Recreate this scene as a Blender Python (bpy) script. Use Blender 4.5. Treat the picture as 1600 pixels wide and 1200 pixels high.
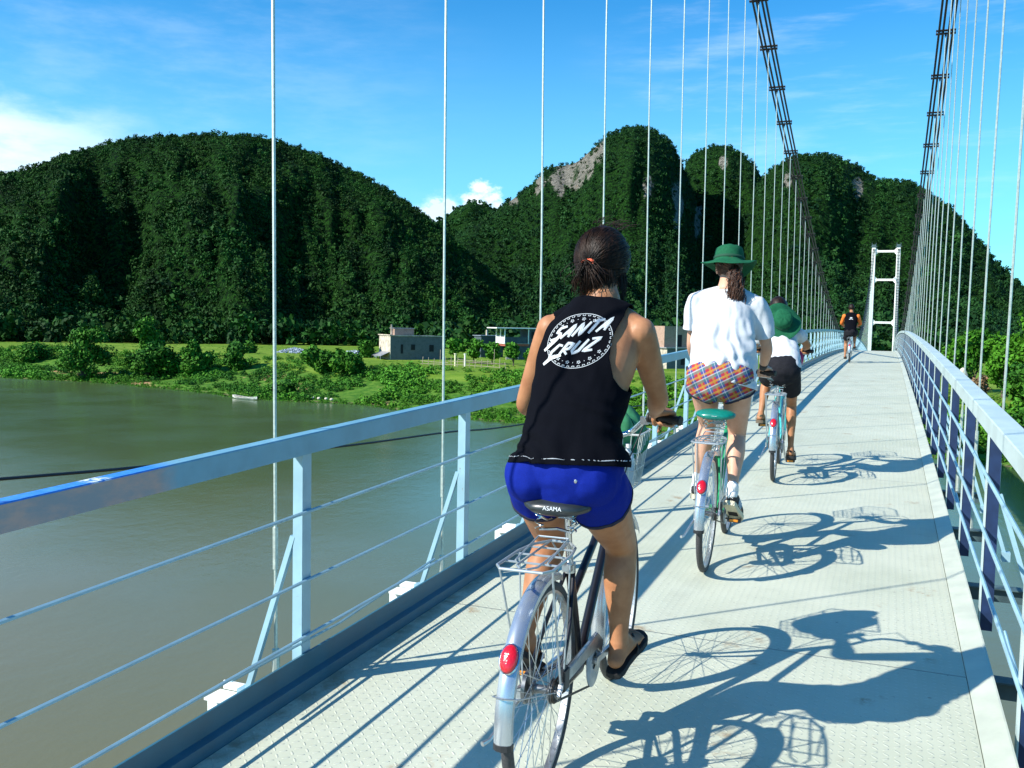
import bpy, bmesh, math, random
import numpy as np
from mathutils import Vector, Matrix, noise
for o in list(bpy.data.objects): bpy.data.objects.remove(o)
SC = bpy.context.scene
COL = SC.collection
rnd = random.Random(7)
PI = math.pi
R = math.radians

# ------------------------------------------------------------------ camera
HE = 1.55
F_PX, YAW, PITCH, ROLL = 1450.0, -0.383908, 0.064989, 0.020893
def ray(x, y):
    uu = (x-800)/F_PX; vv = (y-600)/F_PX
    c, s = math.cos(ROLL), math.sin(ROLL); u = uu*c+vv*s; v = -uu*s+vv*c
    xr, yu = u, -v
    c, s = math.cos(PITCH), math.sin(PITCH); yf = c+yu*s; Z = -s+yu*c
    c, s = math.cos(YAW), math.sin(YAW)
    return Vector((xr*c+yf*s, -xr*s+yf*c, Z))
fw = ray(800, 600).normalized(); rt = (ray(801, 600)-ray(800, 600)).normalized(); up = rt.cross(fw)
cam = bpy.data.cameras.new('camera'); camo = bpy.data.objects.new('camera', cam); COL.objects.link(camo)
m = Matrix((rt, up, -fw)).transposed().to_4x4(); m.translation = Vector((0, 0, HE)); camo.matrix_world = m
cam.sensor_width = 36; cam.lens = F_PX/1600*36; cam.clip_start = .05; cam.clip_end = 6000
SC.camera = camo

# ------------------------------------------------------------------ sun and sky
SUN_EL, SUN_AZ = R(36), R(225)          # azimuth of the sun measured from +Y towards +X
sd = Vector((math.sin(SUN_AZ)*math.cos(SUN_EL), math.cos(SUN_AZ)*math.cos(SUN_EL), math.sin(SUN_EL)))
sun = bpy.data.lights.new('sun', 'SUN'); sun.energy = 5.0; sun.angle = R(.5); sun.color = (1, .955, .86)
suno = bpy.data.objects.new('sun', sun); COL.objects.link(suno)
suno.rotation_euler = sd.to_track_quat('Z', 'Y').to_euler(); suno.location = sd*60
SC.view_settings.view_transform = 'Standard'; SC.view_settings.look = 'None'
SC.view_settings.gamma = 1; SC.view_settings.exposure = 0.66
SC.cycles.max_bounces = 6; SC.cycles.transparent_max_bounces = 6
SC.cycles.use_denoising = True

class NT:
    """tiny helper round a node tree"""
    def __init__(s, tree): s.t = tree; s.n = tree.nodes; s.l = tree.links
    def node(s, ty, ins=None, **kw):
        n = s.n.new(ty)
        for k, v in kw.items(): setattr(n, k, v)
        for k, v in (ins or {}).items(): s.put(n.inputs[k], v)
        return n
    def put(s, sock, v):
        if isinstance(v, bpy.types.NodeSocket): s.l.new(v, sock)
        elif isinstance(v, (tuple, list)):
            v = tuple(v); sock.default_value = v if len(v) == len(sock.default_value) else v+(1,)*(len(sock.default_value)-len(v))
        else: sock.default_value = v
    def m(s, op, a, b=0.0, c=None, clamp=False):
        n = s.n.new('ShaderNodeMath'); n.operation = op; n.use_clamp = clamp
        s.put(n.inputs[0], a); s.put(n.inputs[1], b)
        if c is not None: s.put(n.inputs[2], c)
        return n.outputs[0]
    def vm(s, op, a, b=None):
        n = s.n.new('ShaderNodeVectorMath'); n.operation = op; s.put(n.inputs[0], a)
        if b is not None: s.put(n.inputs[1], b)
        return n.outputs['Value'] if op in ('DOT_PRODUCT', 'LENGTH') else n.outputs[0]
    def mix(s, f, a, b, mode='MIX'):
        n = s.n.new('ShaderNodeMix'); n.data_type = 'RGBA'; n.blend_type = mode
        s.put(n.inputs[0], f); s.put(n.inputs[6], a); s.put(n.inputs[7], b); return n.outputs[2]
    def ramp(s, f, lo, hi):
        n = s.n.new('ShaderNodeMapRange'); n.interpolation_type = 'SMOOTHSTEP'
        s.put(n.inputs[0], f); s.put(n.inputs[1], lo); s.put(n.inputs[2], hi); return n.outputs[0]
    def noise(s, vec, scale, detail=3, rough=.5):
        n = s.n.new('ShaderNodeTexNoise'); s.put(n.inputs['Vector'], vec); n.inputs['Scale'].default_value = scale
        n.inputs['Detail'].default_value = detail; n.inputs['Roughness'].default_value = rough; return n.outputs[0]
    def coord(s, which='Object'): return s.n.new('ShaderNodeTexCoord').outputs[which]
    def sep(s, v):
        n = s.n.new('ShaderNodeSeparateXYZ'); s.put(n.inputs[0], v); return n.outputs
    def scale(s, v, k):
        n = s.n.new('ShaderNodeMapping'); s.put(n.inputs[0], v); n.inputs[3].default_value = k; return n.outputs[0]

world = bpy.data.worlds.new('World'); SC.world = world; world.use_nodes = True
w = NT(world.node_tree); w.n.clear()
sky = w.node('ShaderNodeTexSky', sky_type='NISHITA', sun_disc=False, sun_elevation=SUN_EL, sun_rotation=SUN_AZ,
             air_density=1.0, dust_density=.25, ozone_density=2.2)
hs_ = w.node('ShaderNodeHueSaturation', {'Saturation': 1.3, 'Value': 1.0, 'Color': sky.outputs[0], 'Hue': .5})
hs = w.node('ShaderNodeMix', data_type='RGBA', blend_type='MULTIPLY'); hs.inputs[0].default_value = 1; w.put(hs.inputs[6], hs_.outputs[0]); hs.inputs[7].default_value = (.38, 1.24, 1.50, 1)
hs_out = hs.outputs[2]
d_ = w.vm('NORMALIZE', w.coord('Generated'))
def blob(dirv, c0, c1, wob=None):
    v = Vector(dirv).normalized(); q = w.vm('DOT_PRODUCT', d_, tuple(v)); return w.ramp(q if wob is None else w.m('ADD', q, wob), c0, c1)
n1 = w.noise(w.scale(d_, (3, 3, 9)), 1.6, 7, .6)
n2 = w.noise(w.scale(d_, (2, 5, 14)), 3.0, 6, .62)
n3 = w.noise(w.scale(d_, (1, 1, 1.6)), 30.0, 6, .6)
ds_ = w.sep(d_); nz_ = w.m('MULTIPLY', w.m('SUBTRACT', n1, .5), .16)
cl = w.m('MULTIPLY', w.m('MULTIPLY', w.ramp(w.m('ADD', ds_[0], nz_), -.62, -.79), w.ramp(w.m('ADD', ds_[2], nz_), .235, .165)), w.ramp(n1, .25, .6))
wi = w.m('MULTIPLY', blob((-.05, .96, .25), .96, .999), w.m('MULTIPLY', w.ramp(n2, .45, .8), .24))
wi2 = w.m('MULTIPLY', blob((-.72, .64, .25), .90, .995), w.m('MULTIPLY', w.ramp(n2, .35, .8), .12))
wb_ = w.m('MULTIPLY', w.m('SUBTRACT', n3, .5), .0011)
cu = w.m('MAXIMUM', blob((-.4035, .9048, .131), .99970, .99994, wb_), w.m('MULTIPLY', blob((-.4420, .8898, .113), .99988, .99999, wb_), .7))
cu = w.m('MULTIPLY', cu, w.ramp(n3, .22, .5))
cu = w.m('MAXIMUM', cu, w.m('MULTIPLY', blob((-.44, .89, .09), .9985, .9999), w.ramp(n3, .45, .7)))
hz = w.m('MULTIPLY', w.ramp(w.sep(d_)[2], .38, .02), .50)
f_ = w.m('MAXIMUM', w.m('MAXIMUM', cl, wi), w.m('MAXIMUM', w.m('MULTIPLY', cu, .92), wi2))
c0 = w.mix(hz, hs_out, (3.4, 7.4, 10.2))
c1 = w.mix(f_, c0, (8.8, 9.9, 10.6))
bg = w.node('ShaderNodeBackground', {'Color': c1, 'Strength': .088})
w.l.new(bg.outputs[0], w.node('ShaderNodeOutputWorld').inputs[0])

# ------------------------------------------------------------------ materials
MATS = {}
def mat(name, col, rough=.6, metal=0.0, spec=.5, fn=None, sss=0, coat=0):
    if name in MATS: return MATS[name]
    mt = bpy.data.materials.new(name); mt.use_nodes = True; t = NT(mt.node_tree)
    b = mt.node_tree.nodes['Principled BSDF']
    b.inputs['Base Color'].default_value = (*col, 1); b.inputs['Roughness'].default_value = rough
    b.inputs['Metallic'].default_value = metal; b.inputs['Specular IOR Level'].default_value = spec
    if coat: b.inputs['Coat Weight'].default_value = coat; b.inputs['Coat Roughness'].default_value = .15
    if sss: b.inputs['Subsurface Weight'].default_value = sss; b.inputs['Subsurface Radius'].default_value = (.01, .004, .002); b.inputs['Subsurface Scale'].default_value = .6
    if fn: fn(t, b)
    MATS[name] = mt; return mt
def bump(t, b, h, strength=.3, dist=.01):
    n = t.node('ShaderNodeBump', {'Height': h, 'Strength': strength, 'Distance': dist}); t.l.new(n.outputs[0], b.inputs['Normal'])
def noisy(col, var=.25, scale=20, rough=None, bumpk=0, bdist=.003):
    """colour mottled with noise"""
    def fn(t, b):
        v = t.coord(); n = t.noise(v, scale, 5, .6)
        a = tuple(c*(1-var) for c in col); c2 = tuple(min(1, c*(1+var)) for c in col)
        t.put(b.inputs['Base Color'], t.mix(t.ramp(n, .3, .7), a, c2))
        if bumpk: bump(t, b, n, bumpk, bdist)
    return fn

def deck_fn(t, b):
    v = t.coord(); s = t.sep(v); x, y = s[0], s[1]
    # raised tread lozenges
    p = .036
    u, q = t.m('DIVIDE', x, p), t.m('DIVIDE', y, p)
    par = t.m('MODULO', t.m('ADD', t.m('FLOOR', u), t.m('FLOOR', q)), 2.0)
    par = t.m('ABSOLUTE', par)
    a = t.m('SUBTRACT', t.m('FRACT', u), .5); c = t.m('SUBTRACT', t.m('FRACT', q), .5)
    sm, df = t.m('ADD', a, c), t.m('SUBTRACT', a, c)
    L1 = t.m('ADD', t.m('POWER', t.m('DIVIDE', sm, .56), 2.0), t.m('POWER', t.m('DIVIDE', df, .17), 2.0))
    L2 = t.m('ADD', t.m('POWER', t.m('DIVIDE', df, .56), 2.0), t.m('POWER', t.m('DIVIDE', sm, .17), 2.0))
    d = t.m('ADD', t.m('MULTIPLY', L1, par), t.m('MULTIPLY', L2, t.m('SUBTRACT', 1.0, par)))
    h = t.ramp(d, 1.0, .4)
    n1 = t.noise(v, 1.3, 5, .6); n2 = t.noise(v, 9.0, 6, .7); n3 = t.noise(t.scale(v, (1, .25, 1)), 5.0, 4, .6)
    col = t.mix(t.ramp(n1, .3, .7), (.455, .48, .365), (.54, .56, .44))
    col = t.mix(t.m('MULTIPLY', t.ramp(n3, .55, .8), .35), col, (.60, .58, .44))
    rust = t.m('MULTIPLY', t.ramp(t.noise(v, 3.1, 4, .5), .61, .70), t.ramp(n2, .46, .62))
    col = t.mix(t.m('MULTIPLY', rust, .75), col, (.30, .20, .10))
    tyre = t.m('MULTIPLY', t.ramp(t.m('ABSOLUTE', t.m('ADD', t.m('ADD', x, .93), t.m('MULTIPLY', t.m('SUBTRACT', t.noise(t.scale(v, (0, .2, 0)), 2.0, 2, .5), .5), .5))), .09, .02), t.m('MULTIPLY', t.ramp(n2, .3, .7), .16))
    col = t.mix(tyre, col, (.22, .21, .17))
    grime = t.m('MULTIPLY', t.ramp(t.noise(v, 2.2, 6, .75), .5, .72), .30)
    col = t.mix(grime, col, (.34, .36, .27))
    spk = t.m('MULTIPLY', t.ramp(t.noise(v, 38.0, 2, .5), .72, .77), .6)
    col = t.mix(spk, col, (.16, .14, .11))
    # worn tread tops are paler, grime in between; plate joints every six metres
    col = t.mix(t.m('MULTIPLY', h, .22), col, (.72, .74, .66))
    jy = t.m('ABSOLUTE', t.m('SUBTRACT', t.m('FRACT', t.m('DIVIDE', t.m('ADD', y, 2.6), 4.5408)), .5))
    j = t.ramp(jy, .0016, .0006)
    col = t.mix(t.m('MULTIPLY', j, .7), col, (.18, .19, .17))
    edge = t.m('MULTIPLY', t.ramp(x, -1.93, -2.05), t.ramp(n2, .35, .6))
    col = t.mix(t.m('MULTIPLY', edge, .6), col, (.16, .15, .09))
    t.put(b.inputs['Base Color'], col)
    t.put(b.inputs['Roughness'], t.m('ADD', .42, t.m('MULTIPLY', n2, .3)))
    hh = t.m('SUBTRACT', t.m('ADD', h, t.m('MULTIPLY', n1, .3)), t.m('MULTIPLY', j, 1.5))
    bump(t, b, hh, .75, .0035)
M_DECK = mat('painted_tread_plate', (.5, .55, .48), .5, fn=deck_fn)

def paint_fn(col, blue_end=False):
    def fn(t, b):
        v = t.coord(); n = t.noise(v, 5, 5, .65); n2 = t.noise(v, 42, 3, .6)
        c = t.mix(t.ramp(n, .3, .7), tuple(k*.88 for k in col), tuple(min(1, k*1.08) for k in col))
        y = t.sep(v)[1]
        if blue_end:   # this rail length was repainted: blue on the top, bare rusty primer on the side
            g = t.ramp(t.m('ADD', y, t.m('MULTIPLY', n, .12)), 2.42, 2.30)
            top = t.ramp(t.sep(t.coord('Normal'))[2], .4, .6)
            nn = t.noise(t.scale(v, (1, .4, 1)), 16, 5, .7)
            prim = t.mix(t.ramp(nn, .35, .65), (.24, .27, .30), (.42, .31, .28))
            blu = t.mix(t.ramp(n2, .4, .62), (.03, .20, .62), (.05, .26, .70))
            sc = t.m('MULTIPLY', t.ramp(t.m('ABSOLUTE', t.m('SUBTRACT', y, 2.03)), .05, .02), t.ramp(n2, .42, .55))
            c = t.mix(g, c, t.mix(top, prim, t.mix(sc, blu, (.75, .78, .8))))
        ch = t.m('MULTIPLY', t.ramp(t.noise(v, 14, 4, .7), .68, .74), .7)
        c = t.mix(ch, c, (.23, .20, .17))
        t.put(b.inputs['Base Color'], c)
        t.put(b.inputs['Roughness'], t.m('ADD', .28, t.m('MULTIPLY', n, .25)))
        bump(t, b, n2, .12, .002)
    return fn
M_RAIL = mat('pale_blue_rail_paint', (.5, .6, .65), .4, fn=paint_fn((.15, .34, .44), True))
M_POST = mat('pale_blue_post_paint', (.5, .6, .65), .4, fn=paint_fn((.28, .46, .54)))
M_RAILR = mat('weathered_rail_paint', (.5, .6, .6), .38, fn=paint_fn((.46, .56, .55)))
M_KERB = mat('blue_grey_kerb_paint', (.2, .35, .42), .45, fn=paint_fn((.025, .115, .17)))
M_GALV = mat('galvanised_steel', (.5, .56, .50), .45, .55, fn=noisy((.5, .56, .5), .15, 60))
M_BLACK = mat('black_cable_sheath', (.012, .012, .016), .5, fn=noisy((.012, .012, .016), .3, 30))
M_WHITE = mat('white_steel_paint', (.78, .8, .76), .5, fn=noisy((.78, .80, .76), .06, 2))
M_DARKST = mat('dark_underdeck_steel', (.05, .09, .10), .6, fn=noisy((.05, .09, .10), .3, 5))

# ------------------------------------------------------------------ mesh helpers
def frame_of(t, side):
    t = t.normalized(); s = side-t*side.dot(t)
    if s.length < 1e-4: s = Vector((0, 0, 1)).cross(t)
    if s.length < 1e-4: s = Vector((1, 0, 0))
    s.normalize(); return s, t.cross(s)
def cat(pts, n):
    """Catmull-Rom through rows of numbers, n pieces per span"""
    P = [np.array(p, float) for p in pts]; out = []
    for i in range(len(P)-1):
        p0 = P[i-1] if i else 2*P[0]-P[1]; p1, p2 = P[i], P[i+1]; p3 = P[i+2] if i+2 < len(P) else 2*P[-1]-P[-2]
        for k in range(n):
            t = k/n; out.append(.5*((2*p1)+(-p0+p2)*t+(2*p0-5*p1+4*p2-p3)*t*t+(-p0+3*p1-3*p2+p3)*t**3))
    out.append(P[-1]); return out
class MB:
    def __init__(s): s.v = []; s.f = []; s.mi = []; s.cur = 0
    def add(s, vs, fs):
        o = len(s.v); s.v += [tuple(v) for v in vs]; s.f += [tuple(i+o for i in f) for f in fs]; s.mi += [s.cur]*len(fs); return s
    def box(s, c, size, rot=None):
        x, y, z = (k/2 for k in size); vs = [Vector((a*x, b*y, d*z)) for a in (-1, 1) for b in (-1, 1) for d in (-1, 1)]
        if rot is not None: vs = [rot @ v for v in vs]
        c = Vector(c); return s.add([v+c for v in vs], [(0, 1, 3, 2), (4, 6, 7, 5), (0, 4, 5, 1), (2, 3, 7, 6), (0, 2, 6, 4), (1, 5, 7, 3)])
    def beam(s, a, b, wd, ht, side=(1, 0, 0)):
        a, b = Vector(a), Vector(b); sd_, u_ = frame_of(b-a, Vector(side))
        vs = [p+sd_*(i*wd/2)+u_*(j*ht/2) for p in (a, b) for i, j in ((-1, -1), (1, -1), (1, 1), (-1, 1))]
        return s.add(vs, [(0, 3, 2, 1), (4, 5, 6, 7), (0, 1, 5, 4), (1, 2, 6, 5), (2, 3, 7, 6), (3, 0, 4, 7)])
    def tube(s, pts, r, seg=8, closed=False, side=None, flat=1.0, cap=True):
        pts = [Vector(p) for p in pts]; n = len(pts); rs = r if isinstance(r, (list, tuple)) else [r]*n
        vs = []; sd_ = Vector(side) if side else None
        for i, p in enumerate(pts):
            if closed: t = pts[(i+1) % n]-pts[i-1]
            else: t = pts[min(i+1, n-1)]-pts[max(i-1, 0)]
            if t.length < 1e-9: t = Vector((0, 0, 1))
            if sd_ is None: sd_ = Vector((0, 0, 1)) if abs(t.normalized().z) < .9 else Vector((1, 0, 0))
            a, b = frame_of(t, sd_)
            if side is None: sd_ = a
            for k in range(seg):
                an = 2*PI*k/seg; vs.append(p+a*math.cos(an)*rs[i]+b*math.sin(an)*rs[i]*flat)
        fs = []
        for i in range(n if closed else n-1):
            j = (i+1) % n
            for k in range(seg): fs.append((i*seg+k, i*seg+(k+1) % seg, j*seg+(k+1) % seg, j*seg+k))
        if not closed and cap: fs += [tuple(range(seg))[::-1], tuple((n-1)*seg+k for k in range(seg))]
        return s.add(vs, fs)
    def lathe(s, prof, seg, c=(0, 0, 0), axis=(0, 0, 1), closed=False):
        """profile of (radius, height) turned round an axis through c"""
        ax = Vector(axis).normalized(); a, b = frame_of(ax, Vector((1, 0, 0)) if abs(ax.x) < .9 else Vector((0, 1, 0))); c = Vector(c); vs = []
        for r, h in prof:
            for k in range(seg):
                an = 2*PI*k/seg; vs.append(c+ax*h+a*r*math.cos(an)+b*r*math.sin(an))
        n = len(prof); fs = []
        for i in range(n if closed else n-1):
            j = (i+1) % n
            for k in range(seg): fs.append((i*seg+k, i*seg+(k+1) % seg, j*seg+(k+1) % seg, j*seg+k))
        return s.add(vs, fs)
    def loft(s, rows, seg=20, side=(1, 0, 0), n=4, power=2.0):
        """rows of (x, y, z, half width along side, half depth), rounded at both ends"""
        rr = cat(rows, n)
        def endcap(p, q, k):
            t = Vector(p[:3])-Vector(q[:3]); t.normalize(); out = []
            for a in (30, 60, 82):
                c_, s_ = math.cos(R(a)), math.sin(R(a)); m_ = min(p[3], p[4])*k
                out.append(np.array([*(Vector(p[:3])+t*m_*s_), p[3]*c_, p[4]*c_]))
            return out
        rr = endcap(rr[0], rr[1], .9)[::-1]+rr+endcap(rr[-1], rr[-2], .9)
        vs = []; N = len(rr)
        for i, p in enumerate(rr):
            t = Vector(rr[min(i+1, N-1)][:3])-Vector(rr[max(i-1, 0)][:3]); a, b = frame_of(t, Vector(side)); o = Vector(p[:3])
            for k in range(seg):
                an = 2*PI*k/seg; ca, sa = math.cos(an), math.sin(an)
                if power != 2: ca = math.copysign(abs(ca)**(2/power), ca); sa = math.copysign(abs(sa)**(2/power), sa)
                vs.append(o+a*ca*p[3]+b*sa*p[4])
        fs = [tuple(range(seg))[::-1], tuple((N-1)*seg+k for k in range(seg))]
        for i in range(N-1):
            for k in range(seg): fs.append((i*seg+k, i*seg+(k+1) % seg, (i+1)*seg+(k+1) % seg, (i+1)*seg+k))
        return s.add(vs, fs)
    def ball(s, c, r, seg=16, rings=10, rot=None):
        rx, ry, rz = r if isinstance(r, (tuple, list)) else (r, r, r); vs = []; c = Vector(c)
        for i in range(rings+1):
            th = PI*i/rings
            for k in range(seg):
                ph = 2*PI*k/seg; v = Vector((rx*math.sin(th)*math.cos(ph), ry*math.sin(th)*math.sin(ph), rz*math.cos(th)))
                vs.append(c+((rot @ v) if rot is not None else v))
        fs = [(i*seg+k, (i+1)*seg+k, (i+1)*seg+(k+1) % seg, i*seg+(k+1) % seg) for i in range(rings) for k in range(seg)]
        return s.add(vs, fs)
    def sweep(s, prof, ys, zf, closed=True):
        """XZ profile carried along Y, following height zf(y)"""
        n = len(prof); vs = [(x, y, z+zf(y)) for y in ys for x, z in prof]; fs = []
        for i in range(len(ys)-1):
            for k in range(n if closed else n-1): fs.append((i*n+k, i*n+(k+1) % n, (i+1)*n+(k+1) % n, (i+1)*n+k))
        if closed: fs += [tuple(range(n))[::-1], tuple((len(ys)-1)*n+k for k in range(n))]
        return s.add(vs, fs)
    def build(s, name, mt, parent=None, smooth=False, loc=None, bevel=0):
        me = bpy.data.meshes.new(name); me.from_pydata(s.v, [], s.f)
        if any(s.mi): me.polygons.foreach_set('material_index', s.mi)
        bm = bmesh.new(); bm.from_mesh(me)
        bmesh.ops.remove_doubles(bm, verts=bm.verts, dist=1e-6)
        bmesh.ops.recalc_face_normals(bm, faces=bm.faces)
        if bevel: bmesh.ops.bevel(bm, geom=[e for e in bm.edges if e.calc_face_angle(0) > .6], offset=bevel, segments=2, affect='EDGES', clamp_overlap=True)
        bm.to_mesh(me); bm.free()
        if smooth:
            me.polygons.foreach_set('use_smooth', [True]*len(me.polygons))
            if smooth != 'all': me.set_sharp_from_angle(angle=R(40))
        for q in (mt if isinstance(mt, (list, tuple)) else [mt]): me.materials.append(q)
        o = bpy.data.objects.new(name, me); COL.objects.link(o)
        if parent: o.parent = parent
        if loc: o.location = loc
        return o
def raw_mesh(name, V, F, mt, parent=None, tint=None, smooth=False, tris=False):
    """fast numpy mesh; F is an (n,k) array"""
    me = bpy.data.meshes.new(name); V = np.asarray(V, np.float32); F = np.asarray(F, np.int32); k = F.shape[1]
    me.vertices.add(len(V)); me.vertices.foreach_set('co', V.ravel()); me.loops.add(F.size); me.loops.foreach_set('vertex_index', F.ravel())
    me.polygons.add(len(F)); me.polygons.foreach_set('loop_start', np.arange(0, F.size, k, dtype=np.int32)); me.polygons.foreach_set('loop_total', np.full(len(F), k, np.int32))
    if smooth: me.polygons.foreach_set('use_smooth', np.ones(len(F), bool))
    me.update(calc_edges=True)
    if tint is not None:
        at = me.attributes.new('tint', 'FLOAT', 'POINT'); at.data.foreach_set('value', np.asarray(tint, np.float32))
    me.materials.append(mt); o = bpy.data.objects.new(name, me); COL.objects.link(o)
    if parent: o.parent = parent
    return o
def tag(o, label=None, cat_=None, group=None, kind=None):
    if label: o['label'] = label
    if cat_: o['category'] = cat_
    if group: o['group'] = group
    if kind: o['kind'] = kind
    return o
def thing(name, loc, label, cat_, group=None, rz=0):
    o = bpy.data.objects.new(name, None); o.empty_display_size = .2; COL.objects.link(o); o.location = loc; o.rotation_euler = (0, 0, rz)
    return tag(o, label, cat_, group)

# ------------------------------------------------------------------ the bridge
DA, DB = .030976, .000413
def dz(y): return DA*y-DB*y*y
XL, XR, HL, KH = -2.095, .459, 1.010, .132
SP, Y0 = 1.513632, 3.070692
XHL, XHR, INC = -2.258, .638, .010
ZC, KC, YM, YT = .358672, .002619, 67.81, 136.67
def cz(y): return ZC+KC*(y-YM)**2
bridge = thing('suspension_bridge', (0, 0, 0), 'long narrow pale steel suspension footbridge running over the river towards the hills', 'bridge')
I0 = -8
NP = int((YT-Y0)/SP)
ys = [Y0+i*SP for i in range(I0, NP+1)]
yd = [ys[0]+k*SP/2 for k in range(2*(len(ys)-1)+1)]
MB().sweep([(-2.06, -.012), (-2.06, 0), (.36, 0), (.36, -.012)], yd, dz).build('deck', M_DECK, bridge)
MB().sweep([(.363, -.004), (.363, .002), (.375, .006), (.452, .03), (.459, .03), (.459, -.14), (.452, -.14), (.452, -.004)], yd, dz).build('edge_plate', mat('smooth_deck_paint', (.50, .53, .43), .5, fn=paint_fn((.50, .53, .43))), bridge)
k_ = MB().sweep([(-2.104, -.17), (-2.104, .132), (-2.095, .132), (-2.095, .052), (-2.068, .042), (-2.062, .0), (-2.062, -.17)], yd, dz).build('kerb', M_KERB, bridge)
MB().sweep([(-2.10, -.26), (-2.10, -.172), (-2.07, -.172), (-2.07, -.26)], yd, dz).build('girder', M_DARKST, bridge)
MB().sweep([(.40, -.26), (.40, -.142), (.458, -.142), (.458, -.26)], yd, dz).build('girder', M_DARKST, bridge)
railL = MB().sweep([(-2.155, .93), (-2.155, 1.006), (-2.151, 1.01), (-2.099, 1.01), (-2.095, 1.006), (-2.095, .93)], yd, dz).build('handrail', M_RAIL, bridge)
railR = MB().sweep([(.459, .93), (.459, 1.006), (.463, 1.01), (.560, 1.01), (.564, 1.006), (.564, .93)], yd, dz).build('handrail', M_RAILR, bridge)
for zz in (.70, .425, .20):
    for xx in (-2.098, .480):
        MB().tube([(xx, y, dz(y)+zz) for y in yd], .0075 if xx < 0 else .0095, 6).build('rail_rod', M_POST, bridge, smooth=True)
for xx in (-2.110, .492):   # the doubled low rod, tacked on every second bay
    for i in range(I0, 40, 2):
        a = Y0+i*SP; MB().tube([(xx, a-.45, dz(a-.45)+.185), (xx, a+.25, dz(a+.25)+.168), (xx, a+SP*.75, dz(a+SP*.75)+.215)], .006, 5).build('spare_rod', M_POST, bridge)
# posts, braces, crossbeams, hangers: the nearest are parts of their own, the far ones one mesh
def post_l(mb, y):
    z = dz(y); mb.box((-2.128, y, z+.39), (.044, .06, 1.08))
def post_r(mb, y):      # pale inner flange; the web's shade is put into its dark blue colour
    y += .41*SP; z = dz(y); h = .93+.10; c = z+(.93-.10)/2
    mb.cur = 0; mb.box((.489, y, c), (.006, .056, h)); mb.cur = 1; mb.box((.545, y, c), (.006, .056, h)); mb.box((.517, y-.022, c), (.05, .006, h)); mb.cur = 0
def brace(mb, y, sgn):
    y += .41*SP if sgn > 0 else 0; z = dz(y); x0 = -2.152 if sgn < 0 else .55; x1 = -2.36 if sgn < 0 else .76
    mb.beam((x1, y-.05, z-.08), (x0, y-.02, z+.60), .022, .022); mb.beam((x1, y-.05, z-.1), (x1, y-.05, z-.04), .05, .05)
def xbeam(mb, y):
    z = dz(y)-.11; mb.cur = 1; mb.box((-.75, y-.05, z), (3.10, .09, .008)); mb.box((-.75, y-.05, z-.045), (3.10, .008, .08)); mb.cur = 0
    mb.box((-2.425, y-.05, z+.012), (.21, .10, .010)); mb.box((-2.425, y-.05, z-.03), (.25, .01, .07)); mb.box((-2.44, y+.012, z+.035), (.16, .008, .035))
def hanger(mb, y, sgn):
    xb = XHL if sgn < 0 else XHR; zt, zb = cz(y), dz(y)-.1
    f = lambda z: xb+sgn*INC*(z-1)
    wob = [(rnd.uniform(-1, 1)*.006) for _ in range(5)]
    pts = [(f(zb+(zt-zb)*k/5)+(wob[k-1] if 0 < k < 5 else 0), y, zb+(zt-zb)*k/5) for k in range(6)]
    mb.tube(pts, .0075, 6); mb.tube([(f(zb), y, zb-.03), (f(zb+.2), y, zb+.22)], .016, 8)
    if zt-zb > .7: mb.tube([(f(zb+.55), y, zb+.55), (f(zb+.7), y, zb+.72)], .012, 6)
def series(name, fn, mt, near, args=(), parent=None, smooth=False):
    far = MB()
    for i in range(I0, NP+1):
        y = Y0+i*SP
        if i < near:
            mb = MB(); fn(mb, y, *args); mb.build(name, mt, parent or bridge, smooth=smooth)
        else: fn(far, y, *args)
    tag(far.build(name, mt, parent or bridge), kind='stuff')
series('post', post_l, M_POST, 38); series('post', post_r, [M_RAILR, mat('shaded_web_blue', (.012, .03, .09), .5, fn=noisy((.012, .03, .09), .25, 8))], 38)
series('brace', brace, M_POST, 30, (-1,)); series('brace', brace, M_POST, 30, (1,))
series('crossbeam', xbeam, [M_WHITE, M_DARKST], 40)
series('hanger', hanger, M_GALV, 40, (-1,), smooth=True); series('hanger', hanger, M_GALV, 40, (1,), smooth=True)
for sgn, xb in ((-1, XHL), (1, XHR)):
    yc = [ys[0]+k*(YT-ys[0])/110 for k in range(111)]
    mb = MB()
    for off in (-.11, -.045, .045, .11):
        mb.tube([(xb+sgn*INC*(cz(y)-1)+off, y, cz(y)) for y in yc], .019, 8)
    main = mb.build('main_cable', M_BLACK, bridge, smooth=True)
    def clamp(mb, y, xb=xb, sgn=sgn):
        s = 2*KC*(y-YM); x = xb+sgn*INC*(cz(y)-1); z = cz(y); rot = Matrix.Rotation(math.atan(s), 3, 'X')
        mb.box((x, y, z-.027), (.32, .05, .012), rot); mb.box((x, y, z+.027), (.32, .05, .012), rot); mb.box((x, y, z-.05), (.03, .04, .05), rot)
        for bx in (-.15, -.078, .0, .078, .15): mb.tube([(x+bx, y, z-.05), (x+bx, y, z+.05)], .007, 5)
    series('cable_clamp', clamp, M_BLACK, 40, (), main)
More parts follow.
